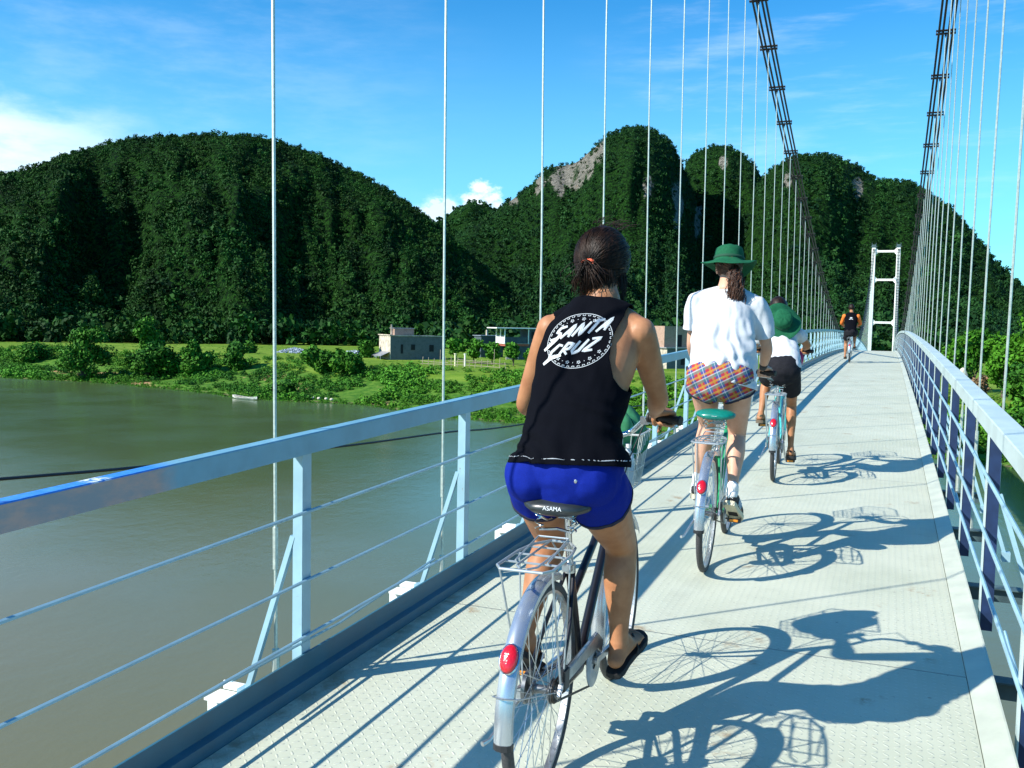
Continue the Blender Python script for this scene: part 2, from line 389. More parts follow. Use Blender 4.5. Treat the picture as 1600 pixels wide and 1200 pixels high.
# far tower
tower = MB().build('tower', M_WHITE, bridge); zt = cz(YT)
txl, txr = XHL-INC*(zt-1), XHR+INC*(zt-1)
for x in (txl, txr):
    mb = MB(); mb.beam((x, YT, -11.5), (x, YT, zt+.2), .50, .7); mb.build('leg', M_WHITE, tower, bevel=.04)
    mb = MB(); mb.box((x, YT, zt+.25), (.8, .9, .1)); mb.box((x, YT, zt+.42), (.5, .3, .26)); mb.tube([(x-.25, YT, zt+.3), (x-.25, YT, zt+.8)], .03); mb.tube([(x+.25, YT, zt+.3), (x+.25, YT, zt+.8)], .03); mb.build('saddle', M_DARKST, tower)
for z in (12.4, 8.55, 2.75, -3.2):
    mb = MB(); mb.box(((txl+txr)/2, YT, z), (txr-txl-.50, .4, .28))
    for s_, x in ((1, txl+.25), (-1, txr-.25)):
        for t_ in (-1, 1): mb.add([(x, YT-.17, z+t_*.17), (x+s_*.3, YT-.17, z+t_*.17), (x, YT-.17, z+t_*.47), (x, YT+.17, z+t_*.17), (x+s_*.3, YT+.17, z+t_*.17), (x, YT+.17, z+t_*.47)], [(0, 1, 2), (3, 5, 4), (0, 2, 5, 3), (1, 4, 5, 2)])
    mb.build('crossbar', M_WHITE, tower)
MB().box((-.8, YT, -12), (6, 3, 5)).build('pier', mat('grey_concrete', (.36, .35, .32), .85, fn=noisy((.36, .35, .32), .2, 1)), tower)
# wind guy cable outside the left rail
gp = cat([(-6.2, -2, 1.0), (-5.2, 3.3, .57), (-5.0, 7.42, .32), (-4.9, 10.1, .22), (-4.8, 13, .09), (-4.3, 25, -.15), (-3.6, 45, -.2), (-2.9, 66, -.5)], 6)
tag(MB().tube([p for p in gp], .011, 8).build('guy_cable', M_BLACK, None, smooth=True), 'thin black cable strung outside the left railing low over the water', 'cable')

# ------------------------------------------------------------------ water and ground
def water_fn(t, b):
    v = t.coord(); n = t.noise(t.scale(v, (.022, .012, 1)), 1.0, 4, .6)
    yy = t.ramp(t.m('ADD', t.sep(v)[1], t.m('MULTIPLY', t.m('SUBTRACT', n, .5), 60.0)), 5.0, 75.0)
    col = t.mix(yy, (.165, .145, .072), (.070, .110, .040))
    t.put(b.inputs['Base Color'], col)
    w1 = t.noise(t.scale(v, (1.0, .7, 1)), .9, 4, .6); w2 = t.noise(v, 5.0, 3, .6); w3 = t.noise(v, .12, 2, .5)
    h = t.m('ADD', t.m('ADD', w1, t.m('MULTIPLY', w2, .22)), t.m('MULTIPLY', w3, 1.0))
    t.put(b.inputs['Roughness'], t.m('ADD', .14, t.m('MULTIPLY', t.ramp(w3, .3, .7), .06)))
    bump(t, b, h, .16, .12)
M_WATER = mat('murky_river_water', (.12, .14, .08), .12, spec=.28, fn=water_fn)
NX = 24
xs_ = np.linspace(-1400, 1400, NX); gy = np.linspace(-700, 900, NX)
wv = [(x, y, -11.0) for y in gy for x in xs_]
wf = [(j*NX+i, j*NX+i+1, (j+1)*NX+i+1, (j+1)*NX+i) for j in range(NX-1) for i in range(NX-1)]
tag(raw_mesh('river', wv, wf, M_WATER), kind='structure')

SHX = [-2500, -1200, -600, -300, -200, -160, -131, -93, -72, -66, -50, -25, 0, 10, 22, 45, 90, 180, 500, 2500]
SHY = [420, 330, 230, 165, 140, 130, 130, 119, 118, 115, 110, 107, 103, 98, 84, 62, 40, 20, -20, -200]
def shore(x): return float(np.interp(x, SHX, SHY))+2.2*noise.noise((x*.05, 3, 0))+.8*noise.noise((x*.21, 9, 0))
def gz(x, y):
    s = y-shore(x)
    if s < 0: return -11.3+max(s, -4)*.5
    n = noise.fractal((x*.06, y*.06, 0), 1.0, 2.0, 3)
    a = min(1, s/4.)*.75; q = min(1, max(0, (s-5)/26)); q = q*q*(3-2*q)
    lv = 3.6*q*(1+.0*n)+a+(.6*n*min(1, s/12.))*(1-.75*min(1, max(0, (s-45)/30)))
    return -11.25+lv+min(1, max(0, (s-30)/40))*.1
def ground_fn(t, b):
    v = t.coord(); z = t.sep(t.node('ShaderNodeNewGeometry').outputs['Position'])[2]; n = t.noise(v, .09, 5, .65); n2 = t.noise(v, .9, 4, .7); n3 = t.noise(t.scale(v, (.4, 2.2, 1)), .05, 3, .6)
    field = t.mix(t.ramp(n3, .35, .65), (.11, .20, .016), (.19, .28, .035))
    field = t.mix(t.m('MULTIPLY', t.ramp(n2, .35, .7), .5), field, (.06, .15, .012))
    bank = t.mix(t.ramp(n2, .35, .65), (.035, .12, .012), (.10, .20, .025))
    soil = t.mix(t.ramp(n2, .3, .7), (.30, .17, .085), (.42, .27, .13))
    bank = t.mix(t.m('MULTIPLY', t.ramp(n, .555, .62), t.ramp(z, -8.2, -8.6)), bank, soil)
    c = t.mix(t.ramp(z, -8.2, -7.7), bank, field)
    c = t.mix(t.ramp(z, -10.85, -11.0), c, (.16, .13, .07))
    t.put(b.inputs['Base Color'], c); bump(t, b, n2, .6, .3)
M_GROUND = mat('grassy_riverbank', (.08, .2, .02), .95, spec=.1, fn=ground_fn)
def grid_mesh(name, xs, yfn, nrow, zf, mt, smooth=True):
    V = []
    for x in xs:
        for j in range(nrow): y = yfn(x, j); V.append((x, y, zf(x, y)))
    V = np.array(V); n = nrow; F = []
    for i in range(len(xs)-1):
        for j in range(n-1): F.append((i*n+j, (i+1)*n+j, (i+1)*n+j+1, i*n+j+1))
    return raw_mesh(name, V, F, mt, smooth=smooth)
sd_rows = [-9, -3, -1, 0, .6, 1.2, 2, 3, 4, 5, 6.5, 8, 10, 12, 14, 16.5, 19, 22, 25, 28, 31, 35, 40, 46, 54, 65, 80, 100, 130, 170, 230, 320, 450, 700, 1100, 1800]
gxs = list(np.linspace(-1400, -240, 30))+list(np.linspace(-236, 60, 220))+list(np.linspace(66, 900, 36))
tag(grid_mesh('ground', gxs, lambda x, j: shore(x)+sd_rows[j], len(sd_rows), gz, M_GROUND), kind='structure')

# ------------------------------------------------------------------ hills: silhouettes in (azimuth deg, tan elevation)
HL_ = [[-76, -.01], [-68, .03], [-61, .068], [-55.14, .0995], [-52.58, .1187], [-50.8, .1304], [-49.27, .1377], [-47.7, .1529], [-46.1, .1636], [-44.45, .1737], [-42.76, .1782], [-41.04, .1827], [-39.29, .1853], [-37.49, .1864], [-36.4, .1838], [-34.56, .1748], [-32.3, .1599], [-30.01, .1404], [-28.46, .1247], [-26.89, .1054], [-25.31, .0811], [-22.91, .0446], [-20.11, .0046]]
HS_ = [[-28.41, .0695], [-27.28, .1062], [-26.5, .110], [-25.8, .121], [-24.77, .1305], [-23.59, .1268], [-22.2, .1088], [-20.2, .0728]]
H1_ = [[-31, .02], [-28.03, .060], [-26.5, .086], [-25.34, .101], [-23.4, .1215], [-22.24, .1385], [-21.08, .1524], [-20.33, .1695], [-19.55, .1743], [-18.58, .1752], [-18.2, .18], [-17.26, .1948], [-16.5, .2068], [-15.17, .2147], [-14.21, .2133], [-13.44, .2085], [-12.66, .1965], [-12.26, .1832], [-11.66, .1626], [-11.24, .1414], [-10.61, .1082], [-9.4, .0617], [-7.43, .009]]
H2_ = [[-14.34, .0609], [-12.91, .1215], [-12.21, .1547], [-11.69, .1798], [-10.96, .1895], [-10.22, .1945], [-9.28, .1922], [-8.53, .1841], [-7.77, .1721], [-7.19, .1556], [-6.4, .1274], [-5.03, .0751]]
H3_ = [[-9.77, .0617], [-8.4, .1212], [-7.72, .1492], [-7.03, .164], [-6.15, .1759], [-5.09, .1824], [-3.85, .1822], [-2.79, .1758], [-1.91, .1676], [-1.02, .1544], [-.01, .1525], [1.0, .1499], [2.01, .1381], [3.35, .117], [4.7, .086], [5.69, .0634], [6.65, .0482], [9.68, .0143], [12.48, .0037]]
def nz(*p): return noise.noise(p)
class Hill:
    def __init__(s, prof, rb, rc, shape, tree, back=150, ridge=0, gully=.05):
        s.az = [p[0] for p in prof]; s.e = [p[1] for p in prof]; s.rb, s.rc, s.shape, s.tree, s.back, s.gully = rb, rc, shape, tree, back, gully
        s.ridge = ridge
    def radii(s, az):
        k = s.ridge*math.sin(az*.55+1)+s.ridge*.8*nz(az*.35, s.rb*.1, 0)
        return s.rb+k*.4, s.rc+k
    def z(s, az, r):
        rb, rc = s.radii(az); e = float(np.interp(az, s.az, s.e)); H = 1.55+e*rc-s.tree+7.6
        t = (r-rb)/(rc-rb)
        if t < 0: return -7.6-.02*(rb-r)
        if t > 1: u = (r-rc)/s.back; return -7.6+H*max(0, 1-u*u)
        q_ = s.shape(t); fade = math.sin(PI*min(1, t*1.0))**.8; r_top = rc
        g = s.gully*fade*(nz(az*.28, t*1.6, s.rb)+.6*nz(az*.7, t*4, s.rb+5)+.22*nz(az*1.8, t*10, s.rb+9))*1.6
        e1 = (-7.6+H-1.55)/rc; e0 = (-7.6-1.55)/rb; el_ = e0+(e1-e0)*min(1, max(0, q_+g*(1-t)**.5))
        return 1.55+el_*r
convex = lambda t: .35*t+.65*math.sin(t*PI/2)
karst = lambda t: (.80*t if t < .62 else .496+.504*math.sin((t-.62)/.38*PI/2)**.85)
HILLS = [Hill(HL_, 322, 560, convex, .6, 130, 22, .17), Hill(HS_, 1150, 1400, convex, 3, 200), Hill(H1_, 350, 800, karst, 5, 120, 28, .15),
         Hill(H2_, 600, 930, karst, 5, 110, 20, .13), Hill(H3_, 400, 860, karst, 5, 130, 30, .16)]
ROCKS = [(-19.15, .158, 1.0, .022), (-18.4, .163, .7, .02), (-17.7, .178, .55, .022), (-17.0, .186, .45, .016), (-20.6, .152, .6, .012), (-22.1, .128, .35, .006), (-12.2, .13, .35, .03), (-14.1, .147, .4, .012), (-2.0, .142, .35, .012), (-11.0, .11, .25, .02), (-9.6, .17, .3, .01), (-5.8, .155, .3, .012)]
def rocky(az, r, z):
    e = (z-1.55)/r; k = -9
    for a, b, wa, wb in ROCKS: k = max(k, 1-((az-a)/wa)**2-((e-b)/wb)**2+1.3*nz(az*2.2, e*70, 3)-.15)
    return k
def hill_fn(t, b):
    v = t.coord(); at = t.node('ShaderNodeAttribute', attribute_name='tint').outputs['Fac']
    n = t.noise(v, .12, 5, .65); n2 = t.noise(t.scale(v, (1, 1, .35)), .5, 5, .7)
    n5 = t.noise(v, .55, 4, .75)
    g = t.mix(t.ramp(n5, .42, .62), (.003, .012, .003), (.020, .075, .010))
    rk = t.mix(t.ramp(n2, .35, .62), (.07, .075, .06), (.30, .28, .235))
    rk = t.mix(t.ramp(n, .6, .7), rk, (.20, .15, .10))
    f = t.ramp(t.m('ADD', at, t.m('MULTIPLY', t.m('SUBTRACT', n2, .5), .9)), .15, .35)
    t.put(b.inputs['Base Color'], t.mix(f, g, rk)); bump(t, b, t.m('ADD', n2, t.m('MULTIPLY', n5, 1.5)), 1.0, 2.0)
M_HILL = mat('forested_limestone', (.02, .06, .01), .95, spec=.05, fn=hill_fn)
leaf_spec = .12
def leaf_mat(name, dark, light, yel=None):
    def fn(t, b):
        at = t.node('ShaderNodeAttribute', attribute_name='tint').outputs['Fac']; v = t.coord()
        c = t.mix(at, dark, light); n = t.noise(v, .03, 3, .6)
        c = t.mix(t.m('MULTIPLY', t.ramp(n, .4, .65), .45), c, yel or light)
        t.put(b.inputs['Base Color'], c)
    return mat(name, dark, .7, spec=leaf_spec, fn=fn)
M_FOREST = leaf_mat('forest_leaves', (.0025, .018, .005), (.022, .095, .013), (.024, .068, .006))
M_FORFAR = leaf_mat('forest_leaves_far', (.003, .021, .008), (.020, .080, .016), (.018, .062, .009))
M_BUSH = leaf_mat('bush_leaves', (.012, .07, .008), (.075, .24, .02), (.09, .22, .012))
M_BRIGHT = leaf_mat('bright_leaves', (.008, .065, .005), (.07, .22, .014), (.05, .17, .008))
def build_hill(h, name, hw):
    az0, az1 = h.az[0], h.az[-1]; na = int((az1-az0)/.18); V = []; T = []
    ts = list(np.linspace(-.12, 1.0, 64))+[1.05, 1.12, 1.25, 1.45, 1.8]
    for i in range(na+1):
        az = az0+(az1-az0)*i/na; rb, rc = h.radii(az)
        for t_ in ts:
            r = rb+(rc-rb)*t_ if t_ <= 1 else rc+h.back*(t_-1)/.8
            z = h.z(az, r); k = rocky(az, r, z) if t_ > .3 else -1
            dr = 1+.012*nz(az*1.1, t_*6, 1)
            V.append((math.sin(R(az))*r*dr, math.cos(R(az))*r*dr, z)); T.append(max(0, min(1, .12+k*.6)))
    n = len(ts); F = [(i*n+j, (i+1)*n+j, (i+1)*n+j+1, i*n+j+1) for i in range(na) for j in range(n-1)]
    tag(raw_mesh(name, V, F, M_HILL, tint=T, smooth=True), kind='structure')
for h, nm in zip(HILLS, ('hill', 'distant_hill', 'mountain', 'mountain', 'mountain')): build_hill(h, nm, 0)

rg = np.random.default_rng(5)
def crown_template(K, seed, size, squash=.85, lobes=6, core=.35):
    """leaf clumps over a lumpy volume: K bent quads; returns (K*4,3) verts, (K*2,3) tris"""
    g = np.random.default_rng(seed)
    lc = g.normal(size=(lobes, 3)); lc /= np.linalg.norm(lc, axis=1)[:, None]; lc *= g.uniform(.25, .62, (lobes, 1)); lr = g.uniform(.38, .62, lobes)
    lc[0] = 0; lr[0] = .7
    which = g.integers(0, lobes, K); d = g.normal(size=(K, 3)); d /= np.linalg.norm(d, axis=1)[:, None]
    c = lc[which]+d*(lr[which]*(g.uniform(core, 1.05, K)**.4))[:, None]; c[:, 2] *= squash
    nrm = d*.8+g.normal(size=(K, 3))*.55; nrm[:, 2] += .25; nrm /= np.linalg.norm(nrm, axis=1)[:, None]
    a = np.cross(nrm, g.normal(size=(K, 3))); a /= np.linalg.norm(a, axis=1)[:, None]; b = np.cross(nrm, a)
    s = size*g.uniform(.55, 1.35, K)[:, None]
    V = np.stack([c-a*s, c-b*s*.62+nrm*s*.18, c+a*s, c+b*s*.62-nrm*s*.25], 1).reshape(-1, 3)
    i = np.arange(K)*4; F = np.concatenate([np.stack([i, i+1, i+2], 1), np.stack([i, i+2, i+3], 1)])
    return V, F, g.uniform(0, 1, K).repeat(4)
def scatter_crowns(name, pts, mt, K=60, size=.26, seed=1, nvar=7, **tagkw):
    """pts: rows (x, y, z, radius, height stretch, tint)"""
    T = [crown_template(K, seed*31+i, size) for i in range(nvar)]; VV = []; FF = []; TT = []; o = 0
    for (x, y, z, r, hs_, ti) in pts:
        V, F, tt = T[rg.integers(nvar)]; a = rg.uniform(0, 2*PI); c, s = math.cos(a), math.sin(a)
        W = np.empty_like(V); W[:, 0] = (V[:, 0]*c-V[:, 1]*s)*r+x; W[:, 1] = (V[:, 0]*s+V[:, 1]*c)*r+y; W[:, 2] = V[:, 2]*r*hs_+z
        VV.append(W); FF.append(F+o); o += len(V); TT.append(np.clip(ti+(tt-.5)*.45, 0, 1))
    ob = raw_mesh(name, np.concatenate(VV), np.concatenate(FF), mt, tint=np.concatenate(TT))
    return tag(ob, **tagkw) if tagkw else ob
def hill_pts(h, step, rad, tmin=-.05, azr=None):
    out = []; az0, az1 = azr or (h.az[0], h.az[-1]); r = h.rb-30
    while r < h.rc+35:
        az = az0+rnd.random()*.2
        while az < az1:
            a = az+rnd.uniform(-.5, .5)*math.degrees(step/r); rr = r+rnd.uniform(-.5, .5)*step
            rb, rc = h.radii(a); t_ = (rr-rb)/(rc-rb)
            if tmin < t_ < 1.06:
                z = h.z(a, rr)
                zo = max([q.z(a, rr) for q in HILLS if q is not h and q.az[0] < a < q.az[-1]], default=-99)
                k = rocky(a, rr, z) if t_ > .3 else -1
                if z > zo-1 and z > -7.6 and (k < -.05 or rnd.random() < .30):
                    s = rad*rnd.uniform(.5, 1.2)*(rnd.uniform(1.3, 1.8) if rnd.random() < .08 else 1); s *= 1-.25*t_; cl_ = .42+1.1*nz(a*.8, rr*.02, 2)+.5*nz(a*2.5, rr*.06, 7)
                    out.append((math.sin(R(a))*rr, math.cos(R(a))*rr, z+s*rnd.uniform(.3, .9), s, rnd.uniform(.8, 1.35), max(0, min(1, cl_*.6+rnd.uniform(0, .4)))))
            az += math.degrees(step/r)
        r += step*(.62+.5*(r-h.rb)/(h.rc-h.rb))
    return out
pl = hill_pts(HILLS[0], 3.3, 2.25, azr=(-73, -20))
# tall border of trees along the hill foot
for i in range(420):
    a = -73+rnd.random()*53; r = 312+rnd.uniform(-8, 12); s = rnd.uniform(2.2, 4.8); pl.append((math.sin(R(a))*r, math.cos(R(a))*r, -7.4+s*rnd.uniform(.4, 1.6), s, rnd.uniform(.9, 1.5), rnd.uniform(.1, .9)))
scatter_crowns('hill_forest', pl, M_FOREST, 70, .21, 1, kind='stuff')
pm = hill_pts(HILLS[2], 4.7, 3.0, azr=(-27, -9)); pm += hill_pts(HILLS[3], 5.8, 3.6, tmin=.25); pm += hill_pts(HILLS[4], 5.2, 3.3, azr=(-9.7, 11))
for i in range(330):
    a = -28+rnd.random()*33; r = 322+rnd.uniform(-30, 30); s = rnd.uniform(2.5, 5); pm.append((math.sin(R(a))*r, math.cos(R(a))*r, -7.2+s*rnd.uniform(.4, 1.6), s, rnd.uniform(.9, 1.5), rnd.uniform(.2, 1)))
scatter_crowns('mountain_forest', pm, M_FORFAR, 56, .24, 2, kind='stuff')
ps = hill_pts(HILLS[1], 9, 6)
scatter_crowns('distant_forest', ps, M_FORFAR, 50, .28, 3, kind='stuff')
print('crowns', len(pl), len(pm), len(ps))

# ------------------------------------------------------------------ trees, bushes and scrub on the far bank
M_BARK = mat('bark', (.09, .07, .05), .9, fn=noisy((.09, .07, .05), .4, 6))
def leaf_cloud(name, parent, mt, blobs, K, size, seed, tint=.5):
    """blobs: (x, y, z, rx, rz): leaf quads spread through uneven lobes"""
    g = np.random.default_rng(seed); tot = sum(b[3]**2 for b in blobs); VV = []; FF = []; TT = []; o = 0
    for (x, y, z, rx, rz) in blobs:
        k = max(30, int(K*rx*rx/tot)); V, F, t = crown_template(k, int(g.integers(1e6)), size/rx, 1, 7, .2)
        V = V*np.array([rx, rx, rz])+np.array([x, y, z]); VV.append(V); FF.append(F+o); o += len(V); TT.append(np.clip(tint+(t-.5)*.7+g.uniform(-.15, .15), 0, 1))
    return raw_mesh(name, np.concatenate(VV), np.concatenate(FF), mt, parent, tint=np.concatenate(TT))
def tree(name, label, cat_, x, y, h, rad, mt, seed, group=None, trunk=.35, K=2600, size=.34, tint=.5, squat=1.0, lobes=9):
    g = random.Random(seed); z0 = gz(x, y)-.15; root = thing(name, (x, y, z0), label, cat_, group); base = h*trunk; blobs = []; mb = MB()
    mb.tube([(0, 0, -.3), (.1*g.uniform(-1, 1), .1, base*.6), (.3*g.uniform(-1, 1), .2*g.uniform(-1, 1), h*.62)], [h*.028+.05, h*.022+.03, h*.010+.02], 8)
    for i in range(lobes):
        a = g.uniform(0, 2*PI); q = g.uniform(.15, .72); zz = base+(h-base)*g.uniform(.12, .84); rr = rad*q*(1.15-abs((zz-base)/(h-base)-.4))
        bx, by = math.cos(a)*rr, math.sin(a)*rr; r_ = rad*g.uniform(.36, .62); blobs.append((bx, by, zz, r_, r_*g.uniform(.7, 1.05)*squat))
        mb.tube([(0, 0, base*g.uniform(.5, 1)), (bx*.5, by*.5, (zz+base)*.48), (bx, by, zz)], [h*.012+.02, .035, .015], 5)
    blobs.append((0, 0, base+(h-base)*.5, rad*.6, (h-base)*.45)); blobs.append((g.uniform(-.1, .1)*rad, 0, h-rad*.35, rad*.42, rad*.4))
    mb.build('trunk', M_BARK, root, smooth=True)
    leaf_cloud('crown', root, mt, blobs, K, size, seed, tint); return root
tree('riverside_tree', 'largest dark green bushy tree at the water edge on the far left bank', 'tree', -142, 133, 10.5, 5.0, M_BUSH, 11, trunk=.04, K=7000, size=.3, tint=.35, lobes=13)
tree('riverside_tree', 'lower dark bush spreading to the right of the biggest waterside tree', 'bush', -132, 139, 5.8, 5.4, M_BUSH, 12, trunk=.04, tint=.12, K=5500)
tree('field_tree', 'round leafy tree standing alone at the edge of the bright field', 'tree', -149, 157.5, 8.8, 4.2, M_BUSH, 13, trunk=.05, K=5200, tint=.4)
tree('bush', 'tallest bush of the clump just right of the lone field tree', 'bush', -123.5, 142, 7.0, 3.6, M_BUSH, 14, trunk=.05, tint=.45, K=4600)
tree('bush', 'dark rounded bush at the right end of the clump near the field', 'bush', -117, 146, 5.4, 3.2, M_BUSH, 15, trunk=.05, tint=.15, K=3600)
tree('bush', 'broad low bush below the lone field tree', 'bush', -131.5, 141.5, 4.2, 4.6, M_BUSH, 16, trunk=.05, tint=.5, K=3600)
tree('bush', 'bush at the far left edge of the bank above the water', 'bush', -176, 150, 3.6, 5.2, M_BUSH, 17, trunk=.05, tint=.3, K=2600)
tree('bush', 'wide dense bush on the eroded bank above the moored boat, left half', 'bush', -93.5, 140, 4.2, 4.2, M_BUSH, 18, trunk=.04, tint=.3, K=4600)
tree('bush', 'wide dense bush on the eroded bank above the moored boat, right half', 'bush', -87.5, 139.5, 4.0, 4.2, M_BUSH, 19, trunk=.04, tint=.4, K=4600)
tree('bush', 'small dark bush right behind the moored boat', 'bush', -88.5, 122.5, 2.2, 2.6, M_BUSH, 20, trunk=.05, tint=.1, K=1400)
tree('bush', 'bush beside the lit end wall of the grey brick house', 'bush', -107.5, 179, 4.2, 2.6, M_BUSH, 21, trunk=.06, tint=.35, K=1800)
tree('bush', 'low bush in the field left of the blue rubble heap', 'bush', -139, 176, 2.2, 4.0, M_BUSH, 22, trunk=.05, tint=.3, K=1600)
for i, (x, y, h) in enumerate([(-84.2, 176.5, 5.0), (-79.8, 176, 5.4), (-75.4, 175.5, 4.8), (-69.5, 172.5, 4.4), (-64, 168, 4.2)]):
    lab = ['garden tree nearest the grey brick house behind the pole fence', 'second garden tree from the grey brick house behind the pole fence', 'garden tree below the white balcony behind the pole fence', 'garden tree to the right of the white balcony at the fence end', 'garden tree farthest right, past the fence end'][i]
    tree('garden_tree', lab, 'tree', x, y, h, 2.5, M_BUSH, 30+i, 'garden trees behind the pole fence', trunk=.3, K=1800, tint=.55)
RB = [(11.5, 150, 9.5, 4.2, .5, 'bright green tree nearest the bridge on the right bank'), (14.5, 139, 9.0, 4.0, .75, 'second bright tree from the bridge on the right bank'),
      (19.5, 133, 11.5, 5.0, .8, 'tallest bright green tree at the right edge of the right bank'), (14.6, 122, 4.6, 3.3, .15, 'dark low tree over the water on the right bank'),
      (17.5, 114, 5.6, 3.4, .35, 'bushy tree at the right edge close to the water'), (8.2, 158, 6.5, 3.2, .6, 'small tree tucked against the right railing on the far bank'), (12.6, 111, 2.8, 2.8, .1, 'lowest dark bush at the waterline on the right bank'), (25, 128, 10, 4.6, .5, 'tree just beyond the tallest one on the right bank')]
for i, (x, y, h, r_, ti, lab) in enumerate(RB):
    tree('riverside_tree', lab, 'tree', x, y, h, r_, M_BRIGHT if ti > .4 else M_BUSH, 50+i, 'trees on the right bank', trunk=.18, K=3600, size=.3, tint=ti)
tree('dry_bush', 'brown dry bush behind the pale rock on the right bank', 'bush', 10.3, 128, 3.0, 1.9, leaf_mat('dry_leaves', (.10, .06, .03), (.34, .22, .12)), 61, trunk=.1, K=1300, size=.25)
# scrub and grass fringe nobody could count
def clumps(name, rows, mt, K, size, seed): return scatter_crowns(name, rows, mt, K, size, seed, kind='stuff')
rows = []
for i in range(6500):
    x = rnd.uniform(-215, 30); sdx = abs(rnd.gauss(13, 9))+1.5
    if sdx > 34: continue
    y = shore(x)+sdx; n = noise.noise((x*.06, y*.09, 4)); soil = noise.noise((x*.11, y*.16, 9))
    if n+.25 < rnd.uniform(-.35, .25) or soil > .2: continue
    s = rnd.uniform(.45, 1.35)*(1.25 if n > .15 else .85); rows.append((x, y, gz(x, y)+s*.25, s, rnd.uniform(.55, .95), max(0, min(1, .45+n*.9+rnd.uniform(-.2, .35)))))
clumps('bank_scrub', rows, M_BUSH, 90, .17, 4)
rows = []
for i in range(2600):
    x = rnd.uniform(-215, 30); y = shore(x)+rnd.uniform(-.5, 4.5)*rnd.random(); s = rnd.uniform(.22, .5); rows.append((x, y, gz(x, y)+s*.3, s, rnd.uniform(.7, 1.5), rnd.uniform(.5, 1)))
for i in range(1500):
    x = rnd.uniform(-210, 10); y = shore(x)+rnd.uniform(28, 120); s = rnd.uniform(.2, .5); rows.append((x, y, gz(x, y)+s*.1, s, .45, rnd.uniform(.3, 1)))
clumps('grass_tufts', rows, M_BRIGHT, 46, .2, 5)

# ------------------------------------------------------------------ village
def brick_fn(c1, c2, mortar, sc=2.2):
    def fn(t, b):
        v = t.coord(); br = t.node('ShaderNodeTexBrick', {'Vector': t.node('ShaderNodeMapping', {'Vector': v, 'Rotation': (PI/2, 0, 0)}).outputs[0], 'Color1': c1, 'Color2': c2, 'Mortar': mortar, 'Scale': sc, 'Mortar Size': .03})
        n = t.noise(v, 1.1, 5, .7); t.put(b.inputs['Base Color'], t.mix(t.m('MULTIPLY', t.ramp(n, .4, .75), .5), br.outputs[0], tuple(k*.45 for k in c1)))
    return fn
M_BLOCK = mat('grey_block_wall', (.3, .28, .26), .9, fn=brick_fn((.13, .13, .14), (.10, .10, .11), (.17, .17, .17)))
M_CREAM = mat('cream_rendered_wall', (.46, .40, .32), .9, fn=noisy((.46, .40, .32), .35, 1.2))
M_PINK = mat('pink_brick_wall', (.5, .3, .22), .9, fn=brick_fn((.40, .24, .17), (.32, .18, .12), (.42, .34, .28)))
M_TEAL = mat('blue_grey_render', (.05, .075, .09), .85, fn=noisy((.05, .075, .09), .25, 1))
M_HOLE = mat('dark_opening', (.012, .012, .014), .9)
M_REDB = mat('red_brick_slab', (.34, .09, .06), .9, fn=noisy((.34, .09, .06), .25, 3))
M_TIN = mat('grey_tin_roof', (.30, .30, .31), .5, .3, fn=noisy((.3, .3, .31), .2, 2))
M_WOOD = mat('weathered_pole_wood', (.36, .30, .22), .9, fn=noisy((.36, .30, .22), .3, 5))
UL, US = Vector((.65, .76, 0)), Vector((-.76, .65, 0)); RZ = math.atan2(.76, .65)
def B3(mb, p, a, b, c, s):     # box from corner p along UL, US, up
    rot = Matrix((UL, US, Vector((0, 0, 1)))).transposed(); o = UL*a+US*b+Vector((0, 0, c)); mb.box(o, s, rot); return mb
h = thing('brick_house', (-100.5, 177.7, -7.1), 'long low grey brick house with a cream end wall facing left, flat roof', 'house')
B3(MB(), 0, 6.4, 3.6, 2.7, (12.8, 7.2, 5.4)).build('wall', M_BLOCK, h)
B3(MB(), 0, -.04, 3.6, 2.75, (.12, 7.3, 5.5)).build('end_wall', M_CREAM, h)
B3(B3(MB(), 0, 6.4, -.06, 5.48, (13.2, .3, .18)), 0, -.12, 3.6, 5.6, (.4, 7.8, .22)).build('roof_edge', M_CREAM, h)
B3(MB(), 0, 6.3, 3.6, 5.45, (12.6, 7, .1)).build('roof', M_TIN, h)
for a, c, s in ((2.6, 2.6, (.5, .1, 2.0)), (5.2, 3.0, (.9, .1, 1.2)), (9.6, 2.8, (1.0, .1, 1.5))):
    wn = B3(MB(), 0, a, -.05, c, s).build('window', M_HOLE, h)
B3(MB(), 0, -.14, 2.6, 1.5, (.1, .5, .5)).build('vent', M_HOLE, h)
f = MB(); f.add([tuple(UL*a+US*b+Vector((0, 0, c))) for a, b, c in ((-.1, .2, 1.9), (-.1, 5.8, 1.9), (-2.4, 6.2, 1.0), (-2.4, -.4, 1.0), (-.1, .2, 1.98), (-.1, 5.8, 1.98), (-2.4, 6.2, 1.08), (-2.4, -.4, 1.08))], [(0, 1, 2, 3), (7, 6, 5, 4), (0, 4, 5, 1), (1, 5, 6, 2), (2, 6, 7, 3), (3, 7, 4, 0)])
for b in (0, 2.8, 5.8): f.tube([tuple(UL*-2.3+US*b), tuple(UL*-2.3+US*b+Vector((0, 0, 1.0)))], .06, 5)
f.build('lean_to_roof', M_TIN, h)
r_ = B3(MB(), 0, 4.6, 5.2, 6.3, (4.6, 2.6, 1.5)).build('roof_room', M_PINK, h); B3(MB(), 0, 4.6, 5.2, 7.1, (5.0, 3.0, .14)).build('slab', M_TIN, r_); B3(MB(), 0, 2.0, 5.0, 6.7, (.3, .3, 2.4)).build('pillar', M_CREAM, r_)

